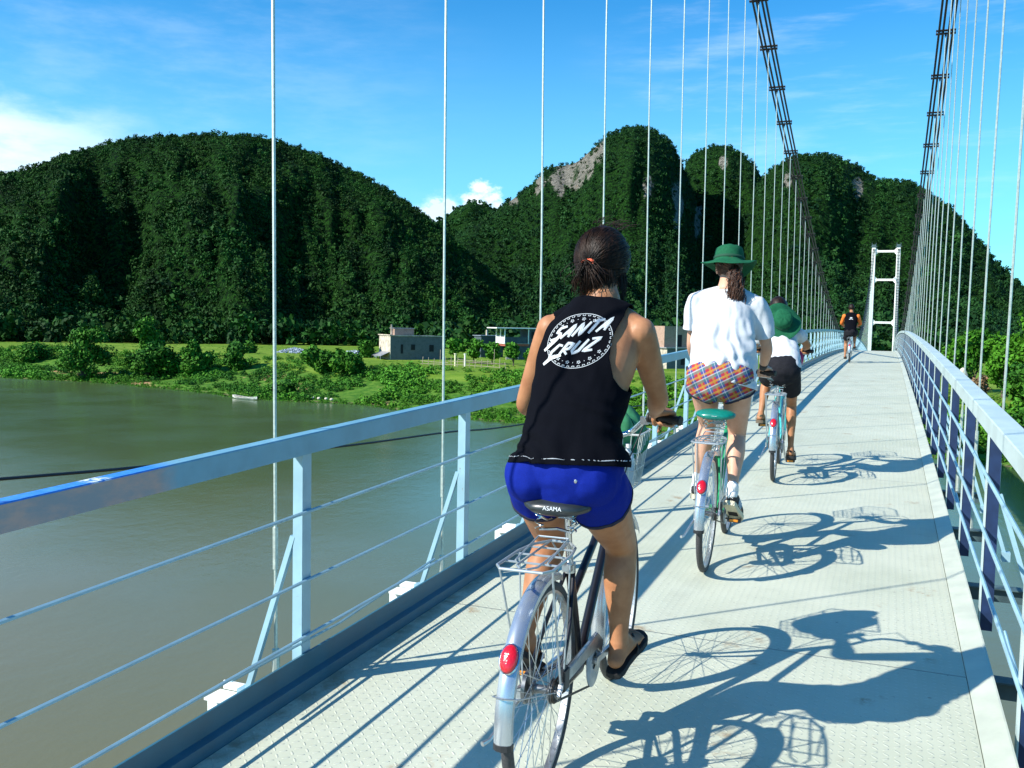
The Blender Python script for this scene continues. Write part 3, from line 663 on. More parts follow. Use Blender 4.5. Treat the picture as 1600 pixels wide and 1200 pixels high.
h = thing('balcony_house', (-81.7, 198.5, -7.0), 'two storey house with white front balcony under a thin white roof', 'house')
B3(MB(), 0, 8.5, 2.2, 2.2, (13, 4.4, 4.4)).build('wall', M_TEAL, h); B3(MB(), 0, 10.4, 2.2, 5.85, (9.2, 4.4, 2.9)).build('upper_wall', M_TEAL, h)
B3(MB(), 0, 4.4, 2.1, 7.5, (14.6, 5.2, .22)).build('roof', M_WHITE, h)
B3(MB(), 0, 2.6, 2.1, 3.6, (6.2, 4.5, .5)).build('floor_slab', M_REDB, h); B3(MB(), 0, 2.6, 2.1, 3.9, (6.6, 4.8, .1)).build('floor_edge', M_CREAM, h)
for a, b, s in ((-.6, 2.1, (.12, 4.4, 1.5)), (2.4, -.1, (6.0, .12, 1.5))): B3(MB(), 0, a, b, 4.7, s).build('balcony_wall', M_WHITE if a < 0 else M_TEAL, h)
for a, b in ((-.6, -.1), (-.6, 2.1), (-.6, 4.3), (5.6, -.1)): B3(MB(), 0, a, b, 5.6, (.2, .2, 3.6)).build('post', M_WHITE, h)
for a in (7.0, 9.6, 12.2): B3(MB(), 0, a, -.03, 5.9, (1.1, .1, 1.7)).build('window', M_HOLE, h)
for a, b in ((0, 0), (0, 4.2), (3, 0)): B3(MB(), 0, a, b, 1.7, (.25, .25, 3.4)).build('column', M_CREAM, h)

h = thing('pink_brick_house', (-40.5, 182, -7.1), 'unfinished pink brick house with a dark doorway on its roof terrace beside the hill foot', 'house')
B3(MB(), 0, 7, 3.6, 2.2, (14, 7.2, 4.4)).build('wall', M_BLOCK, h); B3(MB(), 0, -.05, 3.6, 2.2, (.12, 7.3, 4.5)).build('end_wall', M_CREAM, h)
B3(MB(), 0, 6.8, 3.6, 4.5, (14.6, 7.8, .22)).build('terrace_slab', M_TIN, h)
h2 = B3(MB(), 0, 3.6, 4.0, 6.7, (7.2, 5.8, 4.2)).build('upper_wall', M_PINK, h)
B3(MB(), 0, 3.8, 1.06, 5.9, (1.0, .1, 2.4)).build('door', M_HOLE, h); B3(MB(), 0, 4.0, -.03, 1.8, (1.2, .1, 1.4)).build('window', M_HOLE, h); B3(MB(), 0, 9.0, -.03, 1.8, (1.2, .1, 1.4)).build('window', M_HOLE, h)
h = thing('shed', (-92, 206, -7.0), 'blue grey tin shed roof with a small chimney seen between the houses', 'shed')
B3(MB(), 0, 3, 1, 2.7, (6, 4, 5.4)).build('wall', M_TEAL, h); B3(MB(), 0, 3, 1, 5.5, (6.6, 4.6, .16)).build('roof', mat('blue_tin_roof', (.20, .24, .28), .5), h); B3(MB(), 0, 2, 0, 6.2, (.4, .4, 1.4)).build('chimney', M_CREAM, h)
# pole fence and washing behind it
fe = thing('pole_fence', (-78, 160.3, -7.0), 'rickety grey pole fence along the top of the bank in front of the garden', 'fence')
for i in range(15):
    x = -5.6+i*1.25; hh = rnd.uniform(1.3, 2.2)*(1.8 if i in (3, 12) else 1); MB().tube([(x, rnd.uniform(-.2, .2), -.2), (x+rnd.uniform(-.2, .2), 0, hh)], .055, 5).build('pole', M_WOOD, fe)
for z_, a, b in ((1.0, -6, 0), (1.15, 0, 12), (.45, -6, 12), (1.5, 2, 9)): MB().tube([(a, -.05, z_), ((a+b)/2, -.1, z_+rnd.uniform(-.2, .1)), (b, -.05, z_-.2)], .045, 5).build('rail', M_WOOD, fe)
for i, (x, y, c, lab) in enumerate([(-79.3, 166, (.75, .70, .45), 'pale yellow post'), (-77.4, 166.5, (.8, .78, .7), 'white post')]):
    o = MB().tube([(0, 0, -.2), (0, 0, 2.4)], .18, 8).lathe([(.0, 2.4), (.26, 2.42), (.26, 2.6), (.0, 2.62)], 10).build('gate_post', mat('gate_post_%s' % lab.split()[1], c, .8), None, loc=(x, y, gz(x, y))); tag(o, lab+' standing in the garden behind the pole fence', 'post')
M_RUB = mat('blue_grey_rubble', (.30, .36, .42), .9, fn=noisy((.30, .36, .42), .45, 2))
for (x, y, r_, lab) in ((-137, 194, 3.6, 'heap of blue grey rubble in the middle of the field'), (-117, 190, 5.0, 'heap of blue grey rubble beside the grey brick house')):
    mb = MB()
    for i in range(240):
        a = rnd.uniform(0, 2*PI); q = rnd.random()**.6; s = rnd.uniform(.12, .4); mb.box((math.cos(a)*q*r_*1.4, math.sin(a)*q*r_, (1-q)*1.25), (s*1.8, s, s*.7), Matrix.Rotation(rnd.uniform(0, 3), 3, Vector((rnd.random(), rnd.random(), rnd.random())).normalized()))
    tag(mb.build('rubble_heap', M_RUB, None, loc=(x, y, gz(x, y))), lab, 'rubble')
def rock(name, label, loc, r, mt):
    mb = MB(); mb.ball((0, 0, 0), r, 14, 10); mb.v = [tuple(Vector(v)*(1+.28*noise.noise(Vector(v)*1.3+Vector(loc)))) for v in mb.v]
    return tag(mb.build(name, mt, None, smooth='all', loc=loc), label, 'rock')
M_STONE = mat('pale_stone', (.5, .47, .36), .9, fn=noisy((.5, .47, .36), .35, 3, bumpk=.5, bdist=.1))
rock('rock', 'tall pale rock among bushes on the right bank', (8.9, 131, -5.3), (.75, .8, 2.3), M_STONE)
rock('rock', 'flat grey boulder at the waterline under the right bank trees', (14.9, 112, -9.3), (1.7, 1.2, .9), M_STONE)
for i in range(5): rock('rock', ['small pale stone by the water, nearest the moored boat', 'pale stone second from the moored boat', 'pale stone in the middle of the waterside row', 'pale stone fourth from the moored boat', 'pale stone last in the waterside row right of the boat'][i], (-83.5+i*1.3, 121.3-i*.2+.3*(i % 2), -10.55), (.28, .25, .2), M_STONE)
# moored boat
bt = thing('wooden_boat', (-92.2, 117.6, -11.0), 'narrow pale wooden boat moored against the left bank', 'boat', rz=-.22)
def hull(inner):
    V = []; n = 14
    for i in range(n+1):
        t_ = i/n*2-1; wdt = .62*(1-abs(t_)**2.4)+.03; sh = .30+.32*abs(t_)**2.2; ins = .05 if inner else 0
        for u in (-1, -.75, -.3, .3, .75, 1): V.append((t_*2.9, u*(wdt-ins), (sh if abs(u) == 1 else (.10+.2*abs(t_)**3 if abs(u) == .75 else .0+.22*abs(t_)**3))+(.05 if inner and abs(u) < 1 else 0)-.08))
    return V, [(i*6+k, (i+1)*6+k, (i+1)*6+k+1, i*6+k+1) for i in range(n) for k in range(5)]
M_BOAT = mat('pale_boat_paint', (.62, .64, .58), .6, fn=noisy((.62, .64, .58), .2, 3))
MB().add(*hull(False)).build('hull', M_BOAT, bt, smooth=True); MB().add(*hull(True)).build('inside', mat('dark_boat_inside', (.16, .13, .10), .8), bt, smooth=True)
for x in (-1.4, 0, 1.5): MB().box((x, 0, .2), (.22, .98, .03)).build('thwart', M_WOOD, bt)
MB().tube([(-2.7, -.15, .5), (-1.2, -.5, .34), (0, -.63, .26), (1.2, -.5, .34), (2.7, -.15, .5)], .03, 6).tube([(-2.7, .15, .5), (-1.2, .5, .34), (0, .63, .26), (1.2, .5, .34), (2.7, .15, .5)], .03, 6).build('gunwale', M_BOAT, bt)

# ------------------------------------------------------------------ bicycles (local frame: y forward, x right, origin at the rear tyre contact)
M_CHROME = mat('chrome', (.62, .64, .66), .16, 1.0)
M_ALU = mat('brushed_aluminium', (.55, .57, .58), .34, .9, fn=noisy((.55, .57, .58), .12, 60))
M_FENDER = mat('silver_fender', (.50, .54, .58), .26, .75, coat=.2, fn=noisy((.50, .54, .58), .06, 12))
M_TYRE = mat('tyre_rubber', (.045, .045, .048), .75, fn=noisy((.045, .045, .048), .3, 120, bumpk=.5, bdist=.002))
M_GRIP = mat('black_rubber_grip', (.01, .01, .011), .6)
M_RED = mat('red_reflector', (.55, .004, .012), .18, coat=1, fn=lambda t, b: (b.inputs.__getitem__('Emission Color').__setattr__('default_value', (0, 0, 0, 1)), bump(t, b, t.noise(t.coord(), 220, 0, .5), .5, .002)))
M_DARKPL = mat('dark_plastic', (.02, .022, .026), .45)
M_SMOKE = mat('grey_plastic_guard', (.33, .37, .40), .35, fn=noisy((.33, .37, .40), .15, 20))
M_STICK = mat('pale_blue_sticker', (.35, .58, .75), .4)
M_WTXT = mat('white_lettering', (.75, .77, .78), .5)
WR = .335
def arc(c, r, a0, a1, n, x=0):      # in the wheel plane
    return [(x, c[0]+r*math.cos(R(a0+(a1-a0)*i/n)), c[1]+r*math.sin(R(a0+(a1-a0)*i/n))) for i in range(n+1)]
def text_mesh(name, txt, size, mt, parent, mtx, extrude=.0008, shear=0.0):
    cu_ = bpy.data.curves.new('lettering', 'FONT'); cu_.body = txt; cu_.size = size; cu_.extrude = extrude; cu_.align_x = 'CENTER'; cu_.align_y = 'CENTER'; cu_.shear = shear
    to = bpy.data.objects.new('lettering', cu_); COL.objects.link(to); bpy.context.view_layer.update()
    me = bpy.data.meshes.new_from_object(to.evaluated_get(bpy.context.evaluated_depsgraph_get())); bpy.data.objects.remove(to)
    me.name = name; me.materials.clear(); me.materials.append(mt); o = bpy.data.objects.new(name, me); COL.objects.link(o); o.parent = parent; o.matrix_local = mtx; return o
def wheel(root, cy, spoke_r, gear=False, detail=True):
    c = (0, cy, WR); seg = 72 if detail else 36
    rim = MB().lathe([(.296, -.011), (.296, .011), (.310, .012), (.313, .009), (.306, 0), (.313, -.009), (.310, -.012)], seg, c, (1, 0, 0), True).build('wheel', M_ALU, root, smooth=True)
    prof = [(.318+.017*math.cos(a), .018*math.sin(a)) for a in (2*PI*k/10 for k in range(10))]
    MB().lathe(prof, seg, c, (1, 0, 0), True).build('tyre', M_TYRE, rim, smooth='all')
    sp = MB(); n = 36 if detail else 20
    for k in range(n):
        s = 1 if k % 2 else -1; a = 2*PI*k/n; b = a+(.55 if k % 4 < 2 else -.55)*2.2
        sp.tube([(s*.028, cy+.02*math.cos(b), WR+.02*math.sin(b)), (0, cy+.298*math.cos(a), WR+.298*math.sin(a))], spoke_r, 4, cap=False)
    sp.build('spokes', M_ALU, rim, smooth=True)
    hb = MB().lathe([(.008, -.055), (.008, -.035), (.022, -.032), (.022, -.026), (.014, -.02), (.014, .02), (.022, .026), (.022, .032), (.008, .035), (.008, .055)], 14, c, (1, 0, 0))
    if gear:
        for i in range(6): hb.lathe([(.030-.0022*i*.8+.004, .034+.0045*i), (.036-.003*i+.004, .034+.0045*i), (.036-.003*i+.004, .036+.0045*i), (.03, .036+.0045*i)], 20, c, (1, 0, 0))
        hb.lathe([(.0, -.052), (.052, -.052), (.052, -.040), (.0, -.040)], 20, c, (1, 0, 0))
    hb.build('hub', M_ALU if not gear else mat('dark_hub_steel', (.16, .17, .18), .35, .8), rim, smooth=True)
def fender(root, cy, a0, a1, name='fender', flap=True):
    mb = MB(); n = 40; V = []; W = [(-.027, -.012), (-.0255, .002), (-.016, .0095), (0, .0125), (.016, .0095), (.0255, .002), (.027, -.012)]
    for i in range(n+1):
        a = R(a0+(a1-a0)*i/n)
        for x, dr in W+[(x*.93, dr-.002) for x, dr in W[::-1]]: rr = .352+dr; V.append((x, cy+rr*math.cos(a), WR+rr*math.sin(a)))
    k = 14; F = [(i*k+j, i*k+(j+1) % k, (i+1)*k+(j+1) % k, (i+1)*k+j) for i in range(n) for j in range(k)]+[tuple(range(k))[::-1], tuple(n*k+j for j in range(k))]
    f = mb.add(V, F).build(name, M_FENDER, root, smooth=True); aa = R(a1 if a1 > a0 else a1)
    if flap:
        mb = MB(); V = []
        for i in range(3):
            a = aa+R(3.0*i/2)
            for x, dr in W: rr = .353+dr*(1.05); V.append((x*1.05, cy+rr*math.cos(a), WR+rr*math.sin(a)))
            for x, dr in W[::-1]: rr = .349+dr; V.append((x*1.0, cy+rr*math.cos(a), WR+rr*math.sin(a)))
        mb.add(V, [(i*k+j, i*k+(j+1) % k, (i+1)*k+(j+1) % k, (i+1)*k+j) for i in range(2) for j in range(k)]+[tuple(range(k))[::-1], tuple(2*k+j for j in range(k))]).build('mudflap', M_DARKPL, f)
    return f
def bicycle(loc, rz, lean, label, frame_col, saddle_col, saddle_txt, th, steer=0.0, basket=True, detail=True, spoke=.0014, guard=None, bx=-.04):
    root = thing('bicycle', loc, label, 'bicycle', 'bicycles ridden along the bridge', rz); root.rotation_euler = (0, lean, rz)
    mf = mat('frame_paint_%s' % frame_col[0], frame_col[1], .32, 0, spec=.3, coat=.25, fn=noisy(frame_col[1], .12, 30))
    wheel(root, 0, spoke, True, detail); wheel(root, 1.06, spoke, False, detail)
    bb = (0, .44, .285); seat_top = (0, .285, .66); hd0, hd1 = (0, .915, .70), (0, .875, .88)
    f = MB()
    f.tube([bb, seat_top], .0155, 12); f.tube([bb, (0, .905, .735)], .0185, 12); f.tube([(0, .335, .545), (0, .61, .665), (0, .885, .83)], .0145, 12)
    f.tube([hd0, hd1], .0195, 12); f.tube([(-.045, .44, .285), (.045, .44, .285)], .021, 14)
    for s in (-1, 1):
        f.tube([(s*.02, .42, .285), (s*.045, .30, .30), (s*.055, 0, WR)], .0095, 8); f.tube([(s*.012, .295, .64), (s*.04, .17, .50), (s*.055, 0, WR)], .0075, 8)
    f.build('frame', mf, root, smooth=True)
    if detail:
        MB().box((.0, .75, .545), (.043, .06, .03), Matrix.Rotation(R(52), 3, 'X')).build('sticker', M_STICK, root)
    fk = MB()
    fk.tube([hd0, (0, .925, .665)], .017, 10); fk.tube([(-.045, .93, .662), (.045, .93, .662)], .012, 8)
    for s in (-1, 1): fk.tube([(s*.045, .93, .662), (s*.05, .99, .48), (s*.052, 1.06, WR)], [.0125, .010, .008], 8)
    fk.build('fork', mf, root, smooth=True)
    fender(root, 0, 70, 184); fender(root, 1.06, 40, 200)
    st = MB()
    for s in (-1, 1):
        st.tube([(s*.058, 0, WR), (s*.036, -.34, WR+.10), (0, -.362, WR+.105)], .0022, 5); st.tube([(s*.058, 1.06, WR), (s*.036, .76, WR-.13)], .0022, 5)
    st.build('fender_stay', M_ALU, root)
    # red reflector low on the rear fender
    ra = R(147); rc_ = (0, .372*math.cos(ra), WR+.372*math.sin(ra)); rot = Matrix.Rotation(ra-PI/2, 3, 'X')
    sh = MB(); sh.ball((0, 0, 0), (.026, .040, .014), 20, 12); sh.v = [tuple(rot @ Vector(v)+Vector(rc_)) for v in sh.v]; rf = sh.build('reflector', M_RED, root, smooth='all')
    sh = MB(); V = [rot @ Vector((.0275*math.cos(a), .0415*math.sin(a), -.004)) + Vector(rc_) for a in (2*PI*k/20 for k in range(20))]; sh.tube(V, .0035, 6, closed=True).build('bezel', M_CHROME, rf, smooth=True)
    # saddle on sprung rails
    sp_ = MB().tube([(0, .30, .62), (0, .245, .83)], .0125, 12).build('seat_post', M_CHROME, root, smooth=True)
    MB().tube([(0, .292, .635), (0, .288, .665)], .021, 12).box((0, .262, .655), (.03, .03, .02)).build('clamp', M_ALU, sp_)
    rows = [(0, .085, .885, .085, .022), (0, .12, .893, .113, .030), (0, .17, .894, .108, .031), (0, .22, .890, .075, .027), (0, .28, .886, .040, .021), (0, .34, .884, .026, .017), (0, .375, .880, .020, .014)]
    sm = mat('saddle_%s' % saddle_col[0], saddle_col[1], .38, coat=.35, fn=noisy(saddle_col[1], .1, 60))
    sd2 = MB().loft(rows, 24, (1, 0, 0), 5, 2.3).build('saddle', sm, root, smooth='all')
    ul = MB()
    for s in (-1, 1):
        ul.tube([(s*.05, .11, .855), (s*.045, .16, .835), (s*.022, .245, .838), (s*.02, .32, .855), (s*.006, .365, .868)], .0045, 6)
        ul.tube([(s*(.055+.013*math.cos(t)), .11+.013*math.sin(t), .815+.0045*t*.9) for t in np.linspace(0, 4.3*PI, 40)][::1], .0028, 5)
    ul.box((0, .245, .838), (.055, .03, .02)); ul.tube([(-.055, .11, .812), (0, .13, .815), (.055, .11, .812)], .005, 6)
    ul.build('springs', M_CHROME, sd2, smooth=True)
    if saddle_txt:
        text_mesh('lettering', saddle_txt, .019, M_WTXT, sd2, Matrix.Translation((0, .0655, .8905)) @ Matrix.Rotation(R(84), 4, 'X'))
    # rack
    rk = MB(); zr = .765
    out = [(-.03, .17, zr), (-.07, .10, zr), (-.085, .0, zr), (-.085, -.19, zr), (-.065, -.225, zr), (.065, -.225, zr), (.085, -.19, zr), (.085, .0, zr), (.07, .10, zr), (.03, .17, zr)]
    rk.tube(out, .0048, 8, closed=True)
    for x in (-.032, .032): rk.tube([(x, .16, zr), (x, -.17, zr), (x*.3, -.205, zr)], .0035, 6)
    for y in (.08, -.02, -.12): rk.tube([(-.085 if y < .08 else -.07, y, zr-.004), (.085 if y < .08 else .07, y, zr-.004)], .0035, 6)
    for s in (-1, 1):
        rk.tube([(s*.083, -.185, zr), (s*.080, -.17, zr-.04), (s*.066, -.01, WR+.01)], .0035, 6); rk.tube([(s*.083, .0, zr), (s*.066, .01, WR+.01)], .0030, 6); rk.tube([(s*.03, .17, zr), (s*.014, .285, .655)], .0032, 6)
    rk.tube([(-.05, -.13, zr+.004), (-.05, .09, zr+.03), (.05, .09, zr+.03), (.05, -.13, zr+.004)], .003, 6)
    rk.build('rear_rack', mat('rack_grey_paint', (.42, .47, .50), .35, .5), root, smooth=True)
    # drive: chainring, cranks, pedals, chain, guard
    MB().lathe([(.0, .052), (.088, .050), (.092, .052), (.092, .056), (.088, .058), (.03, .057)], 40, (0, .44, .285), (1, 0, 0)).build('chainring', M_SMOKE, root, smooth=True)
    pr = [(.44+s*.165*math.cos(R(th)), .285+s*.165*math.sin(R(th))) for s in (1, -1)]
    for s, (py, pz) in zip((1, -1), pr):
        ck = MB(); ck.beam((s*.062, .44, .285), (s*.078, py, pz), .013, .024, (1, 0, 0)); ck.tube([(s*.05, .44, .285), (s*.07, .44, .285)], .014, 10); ck.build('crank', M_ALU, root)
    for s, (py, pz) in zip((1, -1), pr):
        pd = MB(); pd.tube([(s*.07, py, pz), (s*.165, py, pz)], .006, 6); pd.box((s*.125, py+.036, pz), (.075, .018, .024)); pd.box((s*.125, py-.036, pz), (.075, .018, .024)); pd.box((s*.088, py, pz), (.006, .08, .022)); pd.box((s*.162, py, pz), (.006, .08, .022))
        p_ = pd.build('pedal', M_DARKPL, root, bevel=.002); MB().box((s*.125, py-.0465, pz), (.05, .003, .014)).build('pedal_reflector', mat('amber_reflector', (.7, .25, .02), .3), p_)
    ch = MB(); pts = arc((.44, .285), .089, 90, -90, 14, .052)+arc((0, WR), .034, -90, -270, 10, .045); ch.tube(pts, .0042, 5, closed=True); ch.build('chain', mat('oily_chain', (.05, .045, .04), .5, .6), root)
    if guard:
        g = MB(); P_ = [(.50, .345), (.42, .395), (.30, .392), (.06, .392), (-.02, .368), (-.045, .335), (.0, .350), (.06, .352), (.30, .345), (.42, .335), (.48, .30)]
        n = len(P_); V = [(x, y, z) for x in (.060, .074) for y, z in P_]; g.add(V, [tuple(range(n))[::-1], tuple(range(n, 2*n))]+[(i, (i+1) % n, (i+1) % n+n, i+n) for i in range(n)]); g.build('chain_guard', M_ALU, root, bevel=.003)
        MB().box((.066, .02, .37), (.022, .06, .075)).build('gear_cover', M_DARKPL, root, bevel=.006)
    # handlebar, stem, grips, levers, cables
    MB().tube([hd1, (0, .862, .965), (0, .875, 1.03)], .0115, 10).tube([(0, .872, .90), (0, .868, .93)], .017, 10).build('stem', M_CHROME, root, smooth=True)
    hb = MB(); hp = [(-.275, .775, 1.118), (-.165, .815, 1.122), (-.12, .87, 1.10), (-.06, .915, 1.05), (0, .88, 1.035)]
    full = hp+[(-x, y, z) for x, y, z in hp[-2::-1]]; full = [tuple(p) for p in cat(full, 6)]; hb.tube(full, .0112, 12); hbo = hb.build('handlebar', M_CHROME, root, smooth=True)
    for s in (-1, 1):
        MB().tube([(s*.15, .82, 1.122), (s*.158, .817, 1.122), (s*.16, .816, 1.122), (s*.272, .7765, 1.119), (s*.275, .7755, 1.119), (s*.282, .773, 1.118)], [.0205, .0205, .0165, .0165, .020, .018], 14).build('grip', M_GRIP, hbo, smooth=True)
        MB().box((s*.128, .857, 1.105), (.03, .03, .03)).tube([(s*.13, .87, 1.10), (s*.16, .885, 1.092), (s*.25, .85, 1.085)], [.006, .005, .004], 6).build('brake_lever', M_ALU, hbo, smooth=True)
        MB().tube([(s*.125, .87, 1.10), (s*.10, 1.0, 1.08), (s*.04, 1.0, .93), (0, .94, .72)], .0028, 5).build('brake_cable', M_BLACK, hbo, smooth=True)
    MB().ball((-.075, .905, 1.085), (.022, .022, .016), 12, 8).build('bell', M_CHROME, hbo, smooth='all')
    # kickstand folded on the left
    MB().tube([(-.068, .0, .30), (-.085, -.05, .27), (-.10, -.19, .235), (-.112, -.215, .232)], [.008, .007, .006, .008], 8).box((-.07, .01, .315), (.014, .05, .04)).build('kickstand', M_ALU, root, smooth=True)
    if basket:
        bk = MB(); zb_, zt_ = .80, 1.025; y0, y1 = 1.03, 1.27; wb_, wt_ = .095, .125
        def ringp(k, n=7):
            wv_ = wb_+(wt_-wb_)*k; ya, yb = y0-.0*k, y1+.04*k; z = zb_+(zt_-zb_)*k
            return [(bx-wv_, ya, z), (bx+wv_, ya, z), (bx+wv_, yb-.05, z), (bx+wv_-.04, yb, z), (bx-wv_+.04, yb, z), (bx-wv_, yb-.05, z)]
        for k, rr in ((0, .0032), (.33, .002), (.66, .002), (1, .0045)): bk.tube(ringp(k), rr, 6, closed=True)
        A, B_ = ringp(0), ringp(1)
        def along(Rg, u):
            L = [math.dist(Rg[i], Rg[(i+1) % 6]) for i in range(6)]; q = u*sum(L); i = 0
            while q > L[i] and i < 5: q -= L[i]; i += 1
            a, b = Vector(Rg[i]), Vector(Rg[(i+1) % 6]); return a.lerp(b, q/L[i])
        for i in range(28): bk.tube([along(A, i/28), along(B_, i/28)], .0019, 4)
        for i in range(7): x = bx-wb_+2*wb_*i/6; bk.tube([(x, y0, zb_), (x, y1-.03, zb_)], .002, 4)
        for i in range(5): y = y0+(y1-y0)*i/5; bk.tube([(bx-wb_, y, zb_), (bx+wb_, y, zb_)], .002, 4)
        bk.tube([(0, .88, .92), (bx, y0, .92)], .005, 6)
        bk.build('basket', mat('white_wire', (.60, .64, .62), .35, .3), root, smooth=True)
    return root
BIKES = []
def bike_loc(x, y): return (x, y, dz(y)+.001)
b1 = bicycle(bike_loc(-.954, 2.66), R(2.5), 0, 'black framed bicycle nearest the camera, silver fender, under the rider in blue shorts', ('black', (.008, .009, .014)), ('black', (.018, .024, .026)), 'ASAMA', 0, guard=True, bx=-.05)
b2 = bicycle(bike_loc(-.922, 5.30), R(2.5), R(1.0), 'green framed bicycle with teal saddle under the rider in plaid shorts', ('green', (.02, .26, .10)), ('teal', (.0, .17, .13)), '-----', 188, guard=True, bx=0)
b3 = bicycle(bike_loc(-.880, 8.30), R(3.5), 0, 'turquoise bicycle with dark saddle under the rider in black shorts', ('turquoise', (.08, .50, .50)), ('dark', (.03, .06, .075)), '', -78, spoke=.0018, guard=True, bx=0)
b4 = bicycle(bike_loc(-1.10, 30.5), R(1), 0, 'farthest bicycle under the orange sleeved rider near the bridge crest', ('silver', (.5, .55, .55)), ('black', (.018, .024, .026)), '', 95, basket=False, detail=False, spoke=.003, bx=0)

# ------------------------------------------------------------------ people
def np_mesh(me):
    me.calc_loop_triangles(); V = np.empty(len(me.vertices)*3); me.vertices.foreach_get('co', V); T = np.empty(len(me.loop_triangles)*3, np.int32); me.loop_triangles.foreach_get('vertices', T)
    N = np.empty(len(me.vertices)*3); me.vertices.foreach_get('normal', N); return V.reshape(-1, 3), T.reshape(-1, 3), N.reshape(-1, 3)
def fuse(mb, voxel, smooth=4, factor=.5):
    """merge overlapping closed shapes into one continuous skin"""
    me = bpy.data.meshes.new('raw'); me.from_pydata(mb.v, [], mb.f); bm = bmesh.new(); bm.from_mesh(me); bmesh.ops.recalc_face_normals(bm, faces=bm.faces); bm.to_mesh(me); bm.free()
    o = bpy.data.objects.new('raw', me); COL.objects.link(o); r_ = o.modifiers.new('r', 'REMESH'); r_.mode = 'VOXEL'; r_.voxel_size = voxel; r_.adaptivity = 0
    s = o.modifiers.new('s', 'SMOOTH'); s.factor = factor; s.iterations = smooth
    bpy.context.view_layer.update(); out = bpy.data.meshes.new_from_object(o.evaluated_get(bpy.context.evaluated_depsgraph_get())); bpy.data.objects.remove(o); return out
def clip(V, T, f, N=None):
    """keep the part of a triangle mesh where f > 0, cutting triangles cleanly"""
    f = np.where(np.abs(f) < 1e-7, 1e-7, f); pos = f > 0; c = pos[T].sum(1); keep = T[c == 3]; VV = [tuple(v) for v in V]; NN = [tuple(n) for n in N] if N is not None else None; cache = {}; new = []
    def cut(a, b):
        k = (a, b) if a < b else (b, a)
        if k not in cache:
            t = f[a]/(f[a]-f[b]); VV.append(tuple(V[a]+(V[b]-V[a])*t)); cache[k] = len(VV)-1
            if NN is not None: NN.append(tuple(N[a]+(N[b]-N[a])*t))
        return cache[k]
    for t in T[(c == 1) | (c == 2)]:
        t = list(t)
        while not (pos[t[0]] and not pos[t[2]] if sum(pos[t]) == 2 else pos[t[0]]): t = t[1:]+t[:1]
        if sum(pos[t]) == 1: new.append((t[0], cut(t[0], t[1]), cut(t[0], t[2])))
        else:
            if not pos[t[1]]: t = [t[2], t[0], t[1]]
            p, q = cut(t[1], t[2]), cut(t[0], t[2]); new += [(t[0], t[1], p), (t[0], p, q)]
    F = np.concatenate([keep, np.array(new, int).reshape(-1, 3)]); VV = np.array(VV); used = np.unique(F); m_ = np.full(len(VV), -1); m_[used] = np.arange(len(used))
    return VV[used], m_[F], (np.array(NN)[used] if NN is not None else None)
def wear(name, V, F, mt, parent, thick=.003):
    o = raw_mesh(name, V, F, mt, parent, smooth=True); s = o.modifiers.new('thickness', 'SOLIDIFY'); s.thickness = thick; s.offset = -1; return o
def segd(V, a, b):
    a, b = np.array(a, float), np.array(b, float); d = b-a; t = np.clip(((V-a) @ d)/(d @ d), 0, 1); return np.linalg.norm(V-(a+t[:, None]*d), axis=1)
def vnoise(V, scale, amp, seed=0, stretch=(1, 1, 1)):
    return np.array([noise.fractal((v[0]*scale*stretch[0]+seed, v[1]*scale*stretch[1], v[2]*scale*stretch[2]), 1.0, 2.0, 3) for v in V])*amp
def ring_ridge(V, origin, direction, amp, freq, width, seed=0):
    """long soft creases running across the given direction"""
    d = np.array(direction, float); d /= np.linalg.norm(d); s = (V-np.array(origin)) @ d; w_ = np.array([noise.noise((v[0]*6+seed, v[1]*6, v[2]*6)) for v in V])
    return amp*np.sin((s+w_*width)*freq)
def skin_fn(base, dark):
    def fn(t, b):
        v = t.coord(); n = t.noise(v, 14, 4, .6); n2 = t.noise(v, 160, 3, .6); t.put(b.inputs['Base Color'], t.mix(t.ramp(n, .3, .75), base, dark)); bump(t, b, n2, .12, .001)
    return fn
M_SKIN1 = mat('tanned_skin', (.40, .185, .09), .5, spec=.3, fn=skin_fn((.42, .195, .095), (.31, .13, .06)))
M_SKIN2 = mat('fair_skin', (.62, .36, .25), .5, spec=.35, fn=skin_fn((.60, .345, .24), (.54, .28, .18)))
M_EYE = mat('eye', (.75, .73, .7), .2); M_IRIS = mat('dark_iris', (.02, .015, .01), .2)
def hair_fn(c1, c2):
    def fn(t, b):
        v = t.coord(); n = t.noise(t.scale(v, (1, 1, .3)), 60, 3, .6); t.put(b.inputs['Base Color'], t.mix(t.ramp(n, .35, .7), c1, c2)); bump(t, b, n, .5, .002)
    return fn
M_HAIR1 = mat('dark_brown_hair', (.02, .01, .006), .5, spec=.25, fn=hair_fn((.005, .003, .0025), (.028, .012, .006)))
M_HAIR2 = mat('chestnut_hair', (.07, .03, .02), .42, spec=.5, fn=hair_fn((.035, .014, .008), (.15, .06, .028)))
M_BLACKCL = mat('black_jersey', (.003, .0035, .006), .95, spec=.06, fn=noisy((.003, .0035, .006), .15, 300, bumpk=.15, bdist=.0008))
M_BLUE = mat('royal_blue_jersey', (.004, .016, .22), .85, spec=.12, fn=noisy((.004, .016, .22), .12, 300, bumpk=.15, bdist=.0008))
M_NAVY = mat('navy_binding', (.008, .010, .035), .85)
M_TEE = mat('white_cotton', (.56, .58, .60), .85, spec=.2, fn=noisy((.56, .58, .60), .04, 40, bumpk=.2, bdist=.001))
M_BSHORT = mat('black_shorts_cloth', (.012, .012, .016), .85, spec=.2, fn=noisy((.012, .012, .016), .2, 60, bumpk=.2, bdist=.001))
